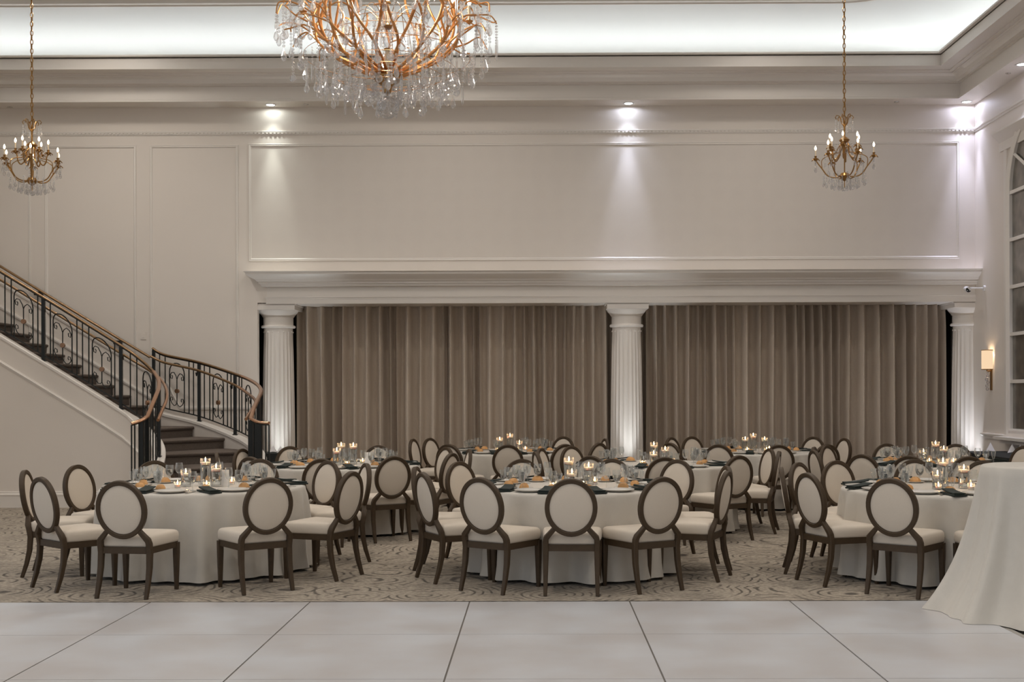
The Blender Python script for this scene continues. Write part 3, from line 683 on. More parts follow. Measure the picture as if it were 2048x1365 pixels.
# ================================================================== CHAIR
def make_chair():
    t = thing('dining_chair', (0, 0, 0), 0, 'x', 'chair', 'oval-back chairs')
    sq = [(-1, -.72), (-.72, -1), (.72, -1), (1, -.72), (1, .72), (.72, 1), (-.72, 1), (-1, .72)]
    OC, OA, OB = Vector((0, -.292, .702)), .191, .217   # oval: centre, half width, half height (to the frame's middle)
    tilt = .16
    def op(a, r=1.0, out=0):
        x, h = OA * r * math.cos(a), OB * r * math.sin(a)
        return Vector((OC.x + x, OC.y - h * math.sin(tilt) - out * math.cos(tilt), OC.z + h * math.cos(tilt) - out * math.sin(tilt)))
    n = 44
    rows = []
    for k in range(n):
        a = 2 * PI * k / n; c = op(a); e = (op(a, 1.05) - op(a, .95)).normalized(); d = Vector((0, -math.cos(tilt), -math.sin(tilt)))
        rows.append([c + e * i * .0185 + d * j * .021 for i, j in sq])
    MB().grid(rows, closed_u=True, closed_v=True).build('back_frame', M['wood'], t, smooth=40)
    rows = []
    for r, o in ((.92, -.006), (.90, .010), (.80, .017), (.55, .023), (.25, .026), (.01, .027)): rows.append([op(2 * PI * k / n, r, o) for k in range(n)])
    back = [[op(2 * PI * k / n, r, -o) for k in range(n)] for r, o in ((.01, .027), (.25, .026), (.55, .023), (.80, .017), (.90, .010), (.92, -.006))]
    b = MB().grid(back + rows, closed_u=True, flip=False); b.build('back_pad', M['linen'], t, smooth=50)
    for sx in (-1, 1):
        # rear leg with the angled strut that carries the oval
        p = [Vector((sx * .207, -.300, 0)), Vector((sx * .206, -.262, .12)), Vector((sx * .205, -.236, .24)), Vector((sx * .204, -.228, .36)), Vector((sx * .205, -.240, .430)), Vector((sx * .200, -.250, .458)), Vector((sx * .164, -.258, .499)), Vector((sx * .130, -.264, .537))]
        MB().tube(p, [.0145, .018, .021, .0225, .0225, .022, .0195, .018], sect=sq).build('leg', M['wood'], t, smooth=40)
        MB().tube([Vector((sx * .222, .206, 0)), Vector((sx * .222, .205, .30)), Vector((sx * .222, .205, .39))], [.0145, .0235, .024], sect=sq).build('leg', M['wood'], t, smooth=40)
    b = MB()
    A = [(-.198, -.228), (.198, -.228), (.222, .205), (-.222, .205)]
    for (x0, y0), (x1, y1) in zip(A, A[1:] + A[:1]):
        b.tube([(x0, y0, .375), (x1, y1, .375)], 1.0, sect=[(-.014, -.026), (.014, -.026), (.014, .026), (-.014, .026)])
    b.build('seat_frame', M['wood'], t, smooth=0)
    rows = []; prof = [(-.004, .398), (.010, .402), (.016, .415), (.018, .450), (.014, .474), (.004, .487), (-.012, .494), (-.06, .500), (-.12, .503)]
    pl = []
    cs = [(-.205, -.215, .03), (.205, -.215, .03), (.232, .225, .045), (-.232, .225, .045)]
    for i, (x, y, r) in enumerate(cs):
        a0 = PI + i * PI / 2
        for k in range(6):
            a = a0 + PI / 2 * k / 5; pl.append((x - r * (1 if x > 0 else -1) + r * math.cos(a), y - r * (1 if y > 0 else -1) + r * math.sin(a)))
    for off, z in prof:
        rr = []
        for x, y in pl:
            l = math.hypot(x, y); f = (l + off) / l; rr.append((x * f, y * f, z))
        rows.append(rr)
    b = MB().grid(rows, closed_u=True); m = len(pl); b.f.append(tuple(len(b.v) - m + k for k in range(m))); b.f.append(tuple(reversed(range(m))))
    b.build('seat', M['linen'], t, smooth=50)
    for x, y in ((-.207, -.3), (.207, -.3), (-.222, .206), (.222, .206)):
        pass
    return t

# tables: centre column in the photo, near rim row -> place on the floor
R_T, H_T = .925, .765
TABLES = {
    'FL': ('front left table', 408, 989), 'FC': ('front middle table', 1143, 989), 'FR': ('front right table', 1897, 994),
    'RL': ('second-row left table', 685, 940), 'RM': ('second-row middle table', 1310, 938.5), 'RR': ('second-row right table', 1874, 936),
    'BL': ('back left table', 1020, 909.8), 'BR': ('back right table', 1512, 909.8)}
CEN = {}
for k, (nm, u, v) in TABLES.items():
    q = atz(u, v, H_T); d = Vector((q.x, q.y, 0)).normalized(); y = q.y + R_T * .97; CEN[k] = Vector((at(u, v, y).x, y, 0))

# chairs seen in the photo: table, column, row, what the row is (c = middle of the oval, t = its top)
CH = [('FL', 57, 992.6, 'c'), ('FL', 89.6, 1010.6, 'c'), ('FL', 173, 979, 'c'), ('FL', 244.4, 1020.4, 'c'), ('FL', 535.5, 1013, 'c'), ('FL', 698.4, 996, 'c'), ('FL', 726, 975, 'c'), ('FL', 644, 968.6, 'c'), ('FL', 320, 923.5, 't'), ('FL', 496, 922, 't'),
      ('RL', 453, 905, 't'), ('RL', 486, 898, 't'), ('RL', 500, 914, 't'), ('RL', 643.5, 962, 'c'), ('RL', 786, 955.5, 'c'), ('RL', 899, 947, 'c'), ('RL', 939, 898.5, 't'), ('RL', 851, 896, 't'), ('RL', 579, 893, 't'), ('RL', 743, 893, 't'),
      ('FC', 965, 1012.6, 'c'), ('FC', 1144, 1015.4, 'c'), ('FC', 1318.6, 1011, 'c'), ('FC', 1445, 996, 'c'), ('FC', 1430, 983, 'c'), ('FC', 1353, 966, 'c'), ('FC', 1214, 920, 't'), ('FC', 1044.5, 919, 't'), ('FC', 950, 925, 't'), ('FC', 846, 984, 'c'), ('FC', 852, 999, 'c'),
      ('RM', 1181, 912, 't'), ('RM', 1330, 914.6, 't'), ('RM', 1475, 954, 'c'), ('RM', 1540.5, 943, 'c'), ('RM', 1518, 936, 'c'), ('RM', 1086, 903, 't'), ('RM', 1098, 897, 't'), ('RM', 1165.6, 893.5, 't'),
      ('BL', 826, 878.4, 't'), ('BL', 908, 877.6, 't'), ('BL', 896, 888.7, 't'), ('BL', 1015, 925, 'c'), ('BL', 1130.6, 888.7, 't'), ('BL', 1198, 886, 't'), ('BL', 1188, 878, 't'), ('BL', 1121, 874, 't'),
      ('BR', 1357, 875.6, 't'), ('BR', 1340, 886, 't'), ('BR', 1407, 874.8, 't'), ('BR', 1432, 889.6, 't'), ('BR', 1556, 926, 'c'), ('BR', 1614, 874.8, 't'), ('BR', 1680, 877, 't'), ('BR', 1664, 889.6, 't'),
      ('RR', 1628, 900.5, 't'), ('RR', 1645, 894.5, 't'), ('RR', 1711, 893, 't'), ('RR', 1713, 909.6, 't'), ('RR', 1808, 914, 't'), ('RR', 1952, 916.5, 't'), ('RR', 1806, 891, 't'), ('RR', 1902, 891, 't'), ('RR', 2007, 893.7, 't'), ('RR', 2052, 905, 't'),
      ('FR', 1794, 1014, 'c'), ('FR', 1643.5, 1000, 'c'), ('FR', 1688, 970, 'c'), ('FR', 1602, 974, 'c'), ('FR', 1590.6, 987, 'c'), ('FR', 1985, 1014, 'c'), ('FR', 1827, 919, 't'), ('FR', 1955, 924, 't')]
ORD = ['first', 'second', 'third', 'fourth', 'fifth', 'sixth']
seats = {k: [] for k in TABLES}
for tk, u, v, kind in CH:
    c = CEN[tk]; p = atz(u, v, .702 if kind == 'c' else .935)
    d = Vector((c.x - p.x, c.y - p.y, 0)); D = d.length; d.normalize()
    back = .292 if kind == 'c' else .325
    o = Vector((p.x, p.y, 0)) + d * back
    dist = (Vector((c.x, c.y, 0)) - o).length
    if dist < 1.12: o = c - d * 1.12
    if dist > 1.40: o = c - d * 1.40
    seats[tk].append([o, d])
first = None
SETTINGS = []
for tk, lst in seats.items():
    c = CEN[tk]; near = sorted([s for s in lst if s[0].y - c.y < -.62], key=lambda s: s[0].x); far = sorted([s for s in lst if s[0].y - c.y > .62], key=lambda s: s[0].x)
    mid = [s for s in lst if s not in near and s not in far]; lft = sorted([s for s in mid if s[0].x < c.x], key=lambda s: s[0].y); rgt = sorted([s for s in mid if s[0].x >= c.x], key=lambda s: s[0].y)
    for grp, word in ((near, 'near'), (far, 'far'), (lft, 'left'), (rgt, 'right')):
        for i, (o, d) in enumerate(grp):
            if len(grp) == 1: ph = 'only one on %s side' % word
            elif word in ('near', 'far'): ph = '%s from left on %s side' % (ORD[i], word)
            else: ph = '%s from front on %s side' % (ORD[i], word)
            SETTINGS.append((tk, o, d, ph))
for i, (tk, o, d, ph) in enumerate(SETTINGS):
    if first is None: first = ch = make_chair()
    else: ch = copy_tree(first)
    ch.location = (o.x, o.y, 0); ch.rotation_euler = (0, 0, math.atan2(d.y, d.x) - PI / 2 + random.uniform(-.03, .03))
    tag(ch, 'cream oval-back chair at %s, %s' % (TABLES[tk][0], ph), 'chair', 'oval-back chairs around the tables')

# ================================================================== TABLES WITH CLOTHS
def banquet(tk):
    nm, c = TABLES[tk][0], CEN[tk]; rnd = random.Random(tk)
    t = thing('banquet_table', c, 0, 'round banquet table beneath the ivory cloth of the %s' % nm, 'table', 'round banquet tables')
    MB().lathe([(.001, .735), (.88, .735), (.885, .745), (.88, .757), (.001, .757)], 48).build('tabletop', M['wood'], t)
    for k in range(4):
        a = PI / 4 + k * PI / 2; MB().tube([(.6 * math.cos(a), .6 * math.sin(a), 0), (.6 * math.cos(a), .6 * math.sin(a), .735)], .02, 8).build('leg', M['iron'], t)
    n = 180; rows = []
    comps = [(rnd.randint(9, 13), rnd.uniform(0, 6), 1.0), (rnd.randint(15, 19), rnd.uniform(0, 6), 1.0), (rnd.randint(22, 29), rnd.uniform(0, 6), .8), (5, rnd.uniform(0, 6), .5)]
    def w(a): return sum(k * math.sin(f * a + p + .4 * math.sin(3 * a + p)) for f, p, k in comps) / 1.6
    for r, z in ((.001, .7655), (.5, .7655), (.84, .765), (.885, .764), (.908, .759), (.918, .748), (.922, .73)): rows.append([(r * math.cos(2 * PI * k / n), r * math.sin(2 * PI * k / n), z) for k in range(n)])
    for i in range(1, 13):
        s = i / 12; z = .73 - (.73 - .028) * s; row = []
        for k in range(n):
            a = 2 * PI * k / n; f = w(a); r = .922 + .012 * s + (.052 * f) * s ** .55 + .015 * max(0, s - .85) / .15
            row.append((r * math.cos(a), r * math.sin(a), z))
        rows.append(row)
    o = MB().grid(rows, closed_u=True).build('tablecloth', M['cloth'], smooth=60, loc=c)
    tag(o, 'floor-length ivory tablecloth on the %s' % nm, 'tablecloth', 'ivory tablecloths')
for tk in TABLES: banquet(tk)

# ---- tableware prototypes (each a mesh shared by its copies)
def lath(prof, n=20, **k): return MB().lathe(prof, n, **k)
def goblet_mesh(h, rb, rr, stem, foot=.034):
    b0 = stem; p = [(.001, 0), (foot, 0), (foot, .002), (.012, .005), (.0045, .012), (.0038, b0 - .012), (.008, b0)]
    bowl = [(rb * .55, b0 + .010), (rb * .85, b0 + .026), (rb, b0 + .050), (rb, b0 + (h - b0) * .62), (rr, h)]
    inn = [(r - .0014, z + (.001 if i < 3 else 0)) for i, (r, z) in reversed(list(enumerate(bowl)))]
    return p + bowl + [(rr - .0007, h + .0007)] + inn + [(.001, b0 + .004)]
def put(name, me, loc, rz, label, cat, group, mats=None):
    o = bpy.data.objects.new(name, me); COL.objects.link(o); o.location = loc; o.rotation_euler = (0, 0, rz)
    return tag(o, label, cat, group)
ZT = .7665
PR = {}
PR['goblet'] = lath(goblet_mesh(.170, .037, .034, .062)).mesh('water_goblet', M['glass'], 50)
PR['gwater'] = lath([(.001, .067), (.020, .073), (.031, .089), (.0348, .112), (.0348, .128), (.001, .128)]).mesh('water', M['water'], 40)
PR['wine'] = lath(goblet_mesh(.190, .036, .030, .085)).mesh('wine_glass', M['glass'], 50)
PR['flute'] = lath([(.001, 0), (.028, 0), (.028, .002), (.009, .005), (.0038, .012), (.0038, .052), (.009, .06), (.018, .09), (.025, .135), (.027, .155), (.0263, .1556), (.0238, .135), (.0168, .091), (.007, .064), (.001, .062)]).mesh('cordial_glass', M['glass'], 50)
PR['plate'] = lath([(.001, .004), (.085, .004), (.09, 0), (.10, 0), (.142, .018), (.145, .021), (.142, .022), (.102, .008), (.088, .007), (.001, .007)], 40).mesh('dinner_plate', M['china'], 40)
PR['side'] = lath([(.001, .003), (.05, .003), (.052, 0), (.058, 0), (.082, .011), (.084, .013), (.082, .0135), (.058, .006), (.001, .006)], 32).mesh('bread_plate', M['china'], 40)
def roll_mesh():
    rows = []
    for i in range(9):
        t = i / 8; a = PI / 2 * t; r = .034 * math.cos(a) ** .75 if i < 8 else .0005; z = .004 + .036 * math.sin(a)
        rows.append([(r * 1.42 * math.cos(2 * PI * k / 20) * (1 + .04 * math.sin(3 * 2 * PI * k / 20)), r * math.sin(2 * PI * k / 20), z + .002 * math.sin(5 * k)) for k in range(20)])
    rows = [[(x * .85, y * .85, 0) for x, y, z in rows[0]]] + rows
    return MB().grid(rows, closed_u=True).mesh('bread_roll', M['bread'], 60)
PR['roll'] = roll_mesh()
def napkin_mesh():
    b = MB(); 
    def fold(x0, x1, y0, y1, z, h, lift):
        rows = []
        for i in range(9):
            t = i / 8; y = y0 + (y1 - y0) * t; zz_ = z + lift * t * t
            rows.append([(x0, y, zz_), (x0 - .004, y, zz_ + h / 2), (x0, y, zz_ + h), (x1, y, zz_ + h * .8), (x1 + .003, y, zz_ + h * .4), (x1, y, zz_)])
        o = len(b.v); b.grid(rows, closed_u=True); b.f.append(tuple(reversed([o + k for k in range(6)]))); e = len(b.v) - 6; b.f.append(tuple(e + k for k in range(6)))
    fold(-.055, .055, -.125, .125, 0, .014, .006); fold(-.05, .046, -.115, .10, .015, .013, .022)
    return b.mesh('napkin', M['green_cloth'], 40)
PR['napkin'] = napkin_mesh()
def fork_mesh():
    b = MB(); b.tube([(0, -.10, .003), (0, -.04, .005), (0, .02, .007), (0, .045, .004)], [.006, .0045, .003, .006], 6)
    for q in (-.008, -.0027, .0027, .008): b.tube([(q, .045, .004), (q, .07, .003), (q, .095, .006)], .0016, 4)
    return b.mesh('fork', M['steel'], 50)
PR['fork'] = fork_mesh()
PR['knife'] = MB().tube([(0, -.10, .003), (0, -.02, .004), (0, .0, .004), (0, .09, .003), (0, .115, .003)], [.55, .5, .4, .8, .25], sect=[(-.012, -.003), (.012, -.003), (.012, .003), (-.012, .003)]).mesh('knife', M['steel'], 40)

MINT = .36
for tk, lst in seats.items():
    c = CEN[tk]; nm = TABLES[tk][0]
    S = [x for x in SETTINGS if x[0] == tk]; S.sort(key=lambda x: math.atan2(x[2].y, x[2].x)); A = [math.atan2(-x[2].y, -x[2].x) for x in S]
    for (t_, o, d, ph), a in zip(S, A):
        rad = Vector((math.cos(a), math.sin(a), 0)); tan = Vector((math.sin(a), -math.cos(a), 0))      # tan: the diner's left
        P = lambda r, t: (c.x + rad.x * r + tan.x * t, c.y + rad.y * r + tan.y * t, ZT)
        face = a + PI / 2; j = lambda q: random.uniform(-q, q)
        wh = 'on %s, before chair %s' % (nm, ph)
        put('dinner_plate', PR['plate'], P(.745, -.02), 0, 'white dinner plate ' + wh, 'plate', 'dinner plates')
        put('napkin', PR['napkin'], P(.76 + j(.02), .205), face + j(.35), 'folded dark napkin ' + wh, 'napkin', 'dark napkins')
        put('bread_plate', PR['side'], P(.555, .165), 0, 'small bread plate ' + wh, 'plate', 'bread plates')
        x, y, z = P(.555, .165); put('bread_roll', PR['roll'], (x, y, z + .006), j(1.5), 'golden bread roll ' + wh, 'bread', 'bread rolls').scale = (1.15, 1.15, 1.2)
        g = put('water_goblet', PR['goblet'], P(.56, -.13), 0, 'filled water goblet ' + wh, 'glass', 'water goblets')
        q = bpy.data.objects.new('water', PR['gwater']); COL.objects.link(q); q.parent = g
        put('wine_glass', PR['wine'], P(.50 + j(.01), -.055), 0, 'tall wine glass ' + wh, 'glass', 'wine glasses')
        put('cordial_glass', PR['flute'], P(.60, -.215 + j(.01)), 0, 'small slender glass ' + wh, 'glass', 'small slender glasses')
        if tk in ('FL', 'FC', 'FR') and rad.y < .3:
            put('knife', PR['knife'], P(.76, -.195), face, 'steel knife ' + wh, 'knife', 'table knives')

# ---- centrepieces: glass cylinders with floating candles, and small votives
def cyl_mesh(h, r=.046, t=.003): return lath([(.001, 0), (r, 0), (r, h), (r - t, h), (r - t, .012), (.001, .012)], 24)
CYL = {h: cyl_mesh(h).mesh('glass_cylinder', M['glass'], 40) for h in (.25, .20, .155)}
CW = {h: lath([(.001, .0135), (.0425, .0135), (.0425, h - .062), (.001, h - .062)], 24).mesh('water', M['water'], 40) for h in CYL}
FC_ = lath([(.001, -.012), (.030, -.012), (.040, .004), (.0415, .014), (.036, .019), (.012, .022), (.001, .022)], 24).mesh('floating_candle', M['wax'], 50)
WK = lath([(.0012, .02), (.0012, .032)], 6).mesh('wick', M['wick'], 0)
FLM = lath([(.0005, .026), (.0045, .032), (.0060, .038), (.0045, .048), (.0020, .058), (.0003, .066)], 10).mesh('flame', M['flame'], 60)
VOT = lath([(.001, 0), (.026, 0), (.031, .06), (.029, .06), (.0245, .010), (.001, .010)], 20).mesh('votive_cup', M['glass'], 40)
VW = lath([(.001, .011), (.022, .011), (.0245, .030), (.001, .030)], 16).mesh('tea_light', M['wax'], 40)
CEL = {'FL': ((.0, .05, .25), (-.14, -.09, .155), (.14, -.10, .20)), 'FC': ((-.02, .10, .25), (.0, -.16, .155), (.16, .06, .20)), 'FR': ((-.02, .08, .25), (-.15, -.16, .155), (.10, -.10, .20)),
       'RL': ((.12, .06, .25), (-.05, -.10, .20), (-.045, .18, .25)), 'RM': ((.0, .12, .25), (.12, .0, .20), (-.03, -.15, .155)), 'RR': ((.0, .05, .25), (-.16, .0, .155), (.03, -.15, .20)),
       'BL': ((.0, .05, .25), (-.15, .02, .20), (.14, -.10, .155)), 'BR': ((-.02, .1, .25), (-.15, .02, .20), (.12, -.02, .20))}
for tk, spec in CEL.items():
    c = CEN[tk]; nm = TABLES[tk][0]; used = {}
    words_ = {.25: 'tall', .20: 'middle-height', .155: 'short'}
    for (dx, dy, h) in spec:
        side = 'leftmost' if dx == min(s[0] for s in spec) else 'rightmost' if dx == max(s[0] for s in spec) else 'central'
        L0 = (c.x + dx, c.y + dy, ZT)
        v = put('candle_vase', CYL[h], L0, 0, '%s glass cylinder filled with water, %s at centre of %s' % (words_[h], side, nm), 'vase', 'glass candle cylinders')
        q = bpy.data.objects.new('water', CW[h]); COL.objects.link(q); q.parent = v
        k = put('floating_candle', FC_, (L0[0], L0[1], ZT + h - .055), random.random() * 6, 'lit floating candle in the %s %s cylinder on %s' % (side, words_[h], nm), 'candle', 'floating candles')
        light('candle_glow', 'POINT', (L0[0], L0[1], ZT + h - .055 + .05), .18, (1.0, .58, .28), shadow_soft_size=.008)
        for nme, me in (('wick', WK), ('flame', FLM)):
            q = bpy.data.objects.new(nme, me); COL.objects.link(q); q.parent = k
    for i, (dx, dy) in enumerate(((-.17, -.24), (.10, -.27), (.22, .14))):
        sd = ('front left', 'front right', 'rear right')[i]
        v = put('votive', VOT, (c.x + dx, c.y + dy, ZT), 0, 'small glass votive at %s of centrepiece on %s' % (sd, nm), 'votive', 'votives')
        for nme, me in (('tea_light', VW),):
            q = bpy.data.objects.new(nme, me); COL.objects.link(q); q.parent = v
        q = bpy.data.objects.new('flame', FLM); COL.objects.link(q); q.parent = v; q.location = (0, 0, .004)
for tk, u in (('FL', 451), ('RL', 735), ('RR', 1906)):
    c = CEN[tk]; x = at(u, 940, c.y - .05).x
    o = MB().add([(-.032, -.03, 0), (.032, -.03, 0), (.032, -.001, .15), (-.032, -.001, .15), (-.032, .03, 0), (.032, .03, 0), (.032, .001, .15), (-.032, .001, .15)], [(0, 1, 2, 3), (5, 4, 7, 6), (3, 2, 6, 7), (1, 5, 6, 2), (4, 0, 3, 7)]).build('table_card', M['card'], smooth=0, loc=(x, c.y - .05, ZT))
    o.rotation_euler = (0, 0, .1); tag(o, 'plain white folded card standing beside candles on %s' % TABLES[tk][0], 'card', 'table cards')

# ================================================================== SIDE TABLES AND COCKTAIL TABLE
c = (3.60, 8.50, 0); t = thing('cocktail_table', c, 0, 'tall cocktail table at the edge of the dance floor, hidden under its cloth', 'table')
MB().lathe([(.001, 1.05), (.375, 1.05), (.38, 1.06), (.375, 1.075), (.001, 1.075)], 40).build('tabletop', M['wood'], t)
MB().lathe([(.035, .03), (.035, 1.05)], 16).build('pole', M['iron'], t); MB().lathe([(.28, 0), (.28, .015), (.04, .03)], 24, cap0=True).build('base', M['iron'], t)
n = 160; rows = []
for r, z in ((.001, 1.083), (.2, 1.083), (.36, 1.083), (.378, 1.079), (.388, 1.066)): rows.append([(r * math.cos(2 * PI * k / n), r * math.sin(2 * PI * k / n), z) for k in range(n)])
for i in range(1, 19):
    s = i / 18; row = []; z = 1.066 - (1.066 - .022) * s
    for k in range(n):
        a = 2 * PI * k / n; f = math.sin(9 * a + .5) + .7 * math.sin(15 * a + 2 + .5 * math.sin(2 * a)) + .35 * math.sin(24 * a + 1)
        r = .388 + .13 * s + .20 * s ** 3.2 + .040 * f * (s ** .8)
        row.append((r * math.cos(a), r * math.sin(a), z))
    rows.append(row)
o = MB().grid(rows, closed_u=True).build('tablecloth', M['cloth'], smooth=60, loc=c); tag(o, 'pale cloth flaring to the floor over the tall cocktail table', 'tablecloth')

def pyr_napkin(x, y, z, label, s=.055, h=.10):
    b = MB().add([(-s, -s, 0), (s, -s, 0), (s, s, 0), (-s, s, 0), (0, 0, h), (0, -s * 1.02, .01)], [(3, 2, 1, 0), (0, 5, 4), (5, 1, 4), (1, 2, 4), (2, 3, 4), (3, 0, 4)])
    o = b.build('napkin', M['white_cloth'], smooth=0, loc=(x, y, z)); o.rotation_euler = (0, 0, random.uniform(-.5, .5)); tag(o, label, 'napkin', 'white pyramid napkins')
def black_round(c, R, label):
    t = thing('serving_table', c, 0, 'small round serving table covered in black ' + label, 'table')
    MB().lathe([(.001, .72), (R - .02, .72), (R - .02, .742), (.001, .742)], 32).build('tabletop', M['wood'], t)
    for k in range(4):
        a = PI / 4 + k * PI / 2; MB().tube([(R * .6 * math.cos(a), R * .6 * math.sin(a), 0), (R * .6 * math.cos(a), R * .6 * math.sin(a), .72)], .018, 8).build('leg', M['iron'], t)
    n = 96; rows = [[(r * math.cos(2 * PI * k / n), r * math.sin(2 * PI * k / n), z) for k in range(n)] for r, z in ((.001, .75), (R * .9, .75), (R, .742))]
    for i in range(1, 9):
        s = i / 8; rows.append([((R + .03 * s + .025 * s * math.sin(11 * 2 * PI * k / n + 1)) * math.cos(2 * PI * k / n), (R + .03 * s + .025 * s * math.sin(11 * 2 * PI * k / n + 1)) * math.sin(2 * PI * k / n), .742 - .73 * s) for k in range(n)])
    o = MB().grid(rows, closed_u=True).build('tablecloth', M['black_cloth'], smooth=60, loc=c); tag(o, 'black tablecloth on the small serving table ' + label, 'tablecloth')
q = at(553, 905, 17.4); black_round((q.x, 17.4, 0), .28, 'beside the left column')
for i, u in enumerate((546, 561)):
    p = at(u, 903, 17.4 - .1 * i); pyr_napkin(p.x, p.y, .751, 'white pyramid napkin on the black table by left column, %s' % ('left one', 'right one')[i])
# buffet against the right wall
bx0, bx1, by0, by1 = XR - .75, XR - .06, 14.9, 17.2
t = thing('buffet_table', ((bx0 + bx1) / 2, (by0 + by1) / 2, 0), 0, 'long buffet table under black cloth below the arched window', 'table')
MB().box(-.32, .32, -1.1, 1.1, .72, .745).build('tabletop', M['wood'], t, smooth=0)
for sx in (-.28, .28):
    for sy in (-1.05, 1.05): MB().box(sx - .02, sx + .02, sy - .02, sy + .02, 0, .72).build('leg', M['iron'], t, smooth=0)
b = MB(); rows = []
peri = [(-.34, -1.14), (.34, -1.14), (.34, 1.14), (-.34, 1.14)]
def ring(z, s):
    out = []
    for (x0, y0), (x1, y1) in zip(peri, peri[1:] + peri[:1]):
        L = math.hypot(x1 - x0, y1 - y0); m = int(L / .03)
        for k in range(m):
            t_ = k / m; nx, ny = (y1 - y0) / L, -(x1 - x0) / L; wv = s * .015 * (1 + math.sin(k * .9))
            out.append((x0 + (x1 - x0) * t_ + nx * wv, y0 + (y1 - y0) * t_ + ny * wv, z))
    return out
b.grid([ring(.748, 0)] + [ring(.74 - .728 * k / 6, k / 6) for k in range(7)], closed_u=True); b.f.append(tuple(range(len(ring(.748, 0)))))
o = b.build('tablecloth', M['black_cloth'], smooth=40, loc=t.location); tag(o, 'black cloth draped over the buffet table at right wall', 'tablecloth')
for i, (u, v) in enumerate(((1981, 903), (2035, 906), (2048, 908))):
    p = atz(u, v, .75); p.x = min(p.x, bx1 - .1); pyr_napkin(p.x, p.y, .7485, 'white pyramid napkin on the black buffet, %s' % ('farthest from the cocktail table', 'second from its far end', 'nearest to the photo edge')[i], .06, .13)

# ================================================================== WALL SCONCE
p = atx(1983, 720, XR); o = thing('wall_sconce', p, 0, 'lit wall sconce with pale fabric shade and crystal drops', 'sconce')
hh = .145
rows = [[(-.015 - .13 * math.cos(a) ** .6 if abs(math.cos(a)) > .01 else -.015, .095 * math.sin(a), z) for a in [PI / 2 * (k / 8 - 1) for k in range(17)]] for z in (-hh, hh)]
MB().grid(rows).build('lamp_shade', M['shade_glow'], o, smooth=50)
for z in (-hh, hh):
    MB().tube([(-.015 - .132 * max(0, math.cos(a)) ** .6, .096 * math.sin(a), z) for a in [PI / 2 * (k / 8 - 1) for k in range(17)]], .006, 6).build('shade_rim', M['brass'], o)
MB().box(-.012, 0, -.035, .035, -.46, .12).build('back_plate', M['brass'], o, smooth=0)
MB().tube([(-.012, 0, -.17), (-.07, 0, -.17), (-.07, 0, -.14)], .012, 8).build('arm', M['brass'], o)
for k in range(6): MB().ball((-.07 + .012 * (k % 2), .012 * ((k % 3) - 1), -.20 - .048 * k), .027, 8, 6).build('crystal', M['crystal'], o, smooth=0)
light('sconce_glow', 'POINT', (p.x - .06, p.y, p.z + .08), 2.0, (1.0, .70, .42), shadow_soft_size=.02)

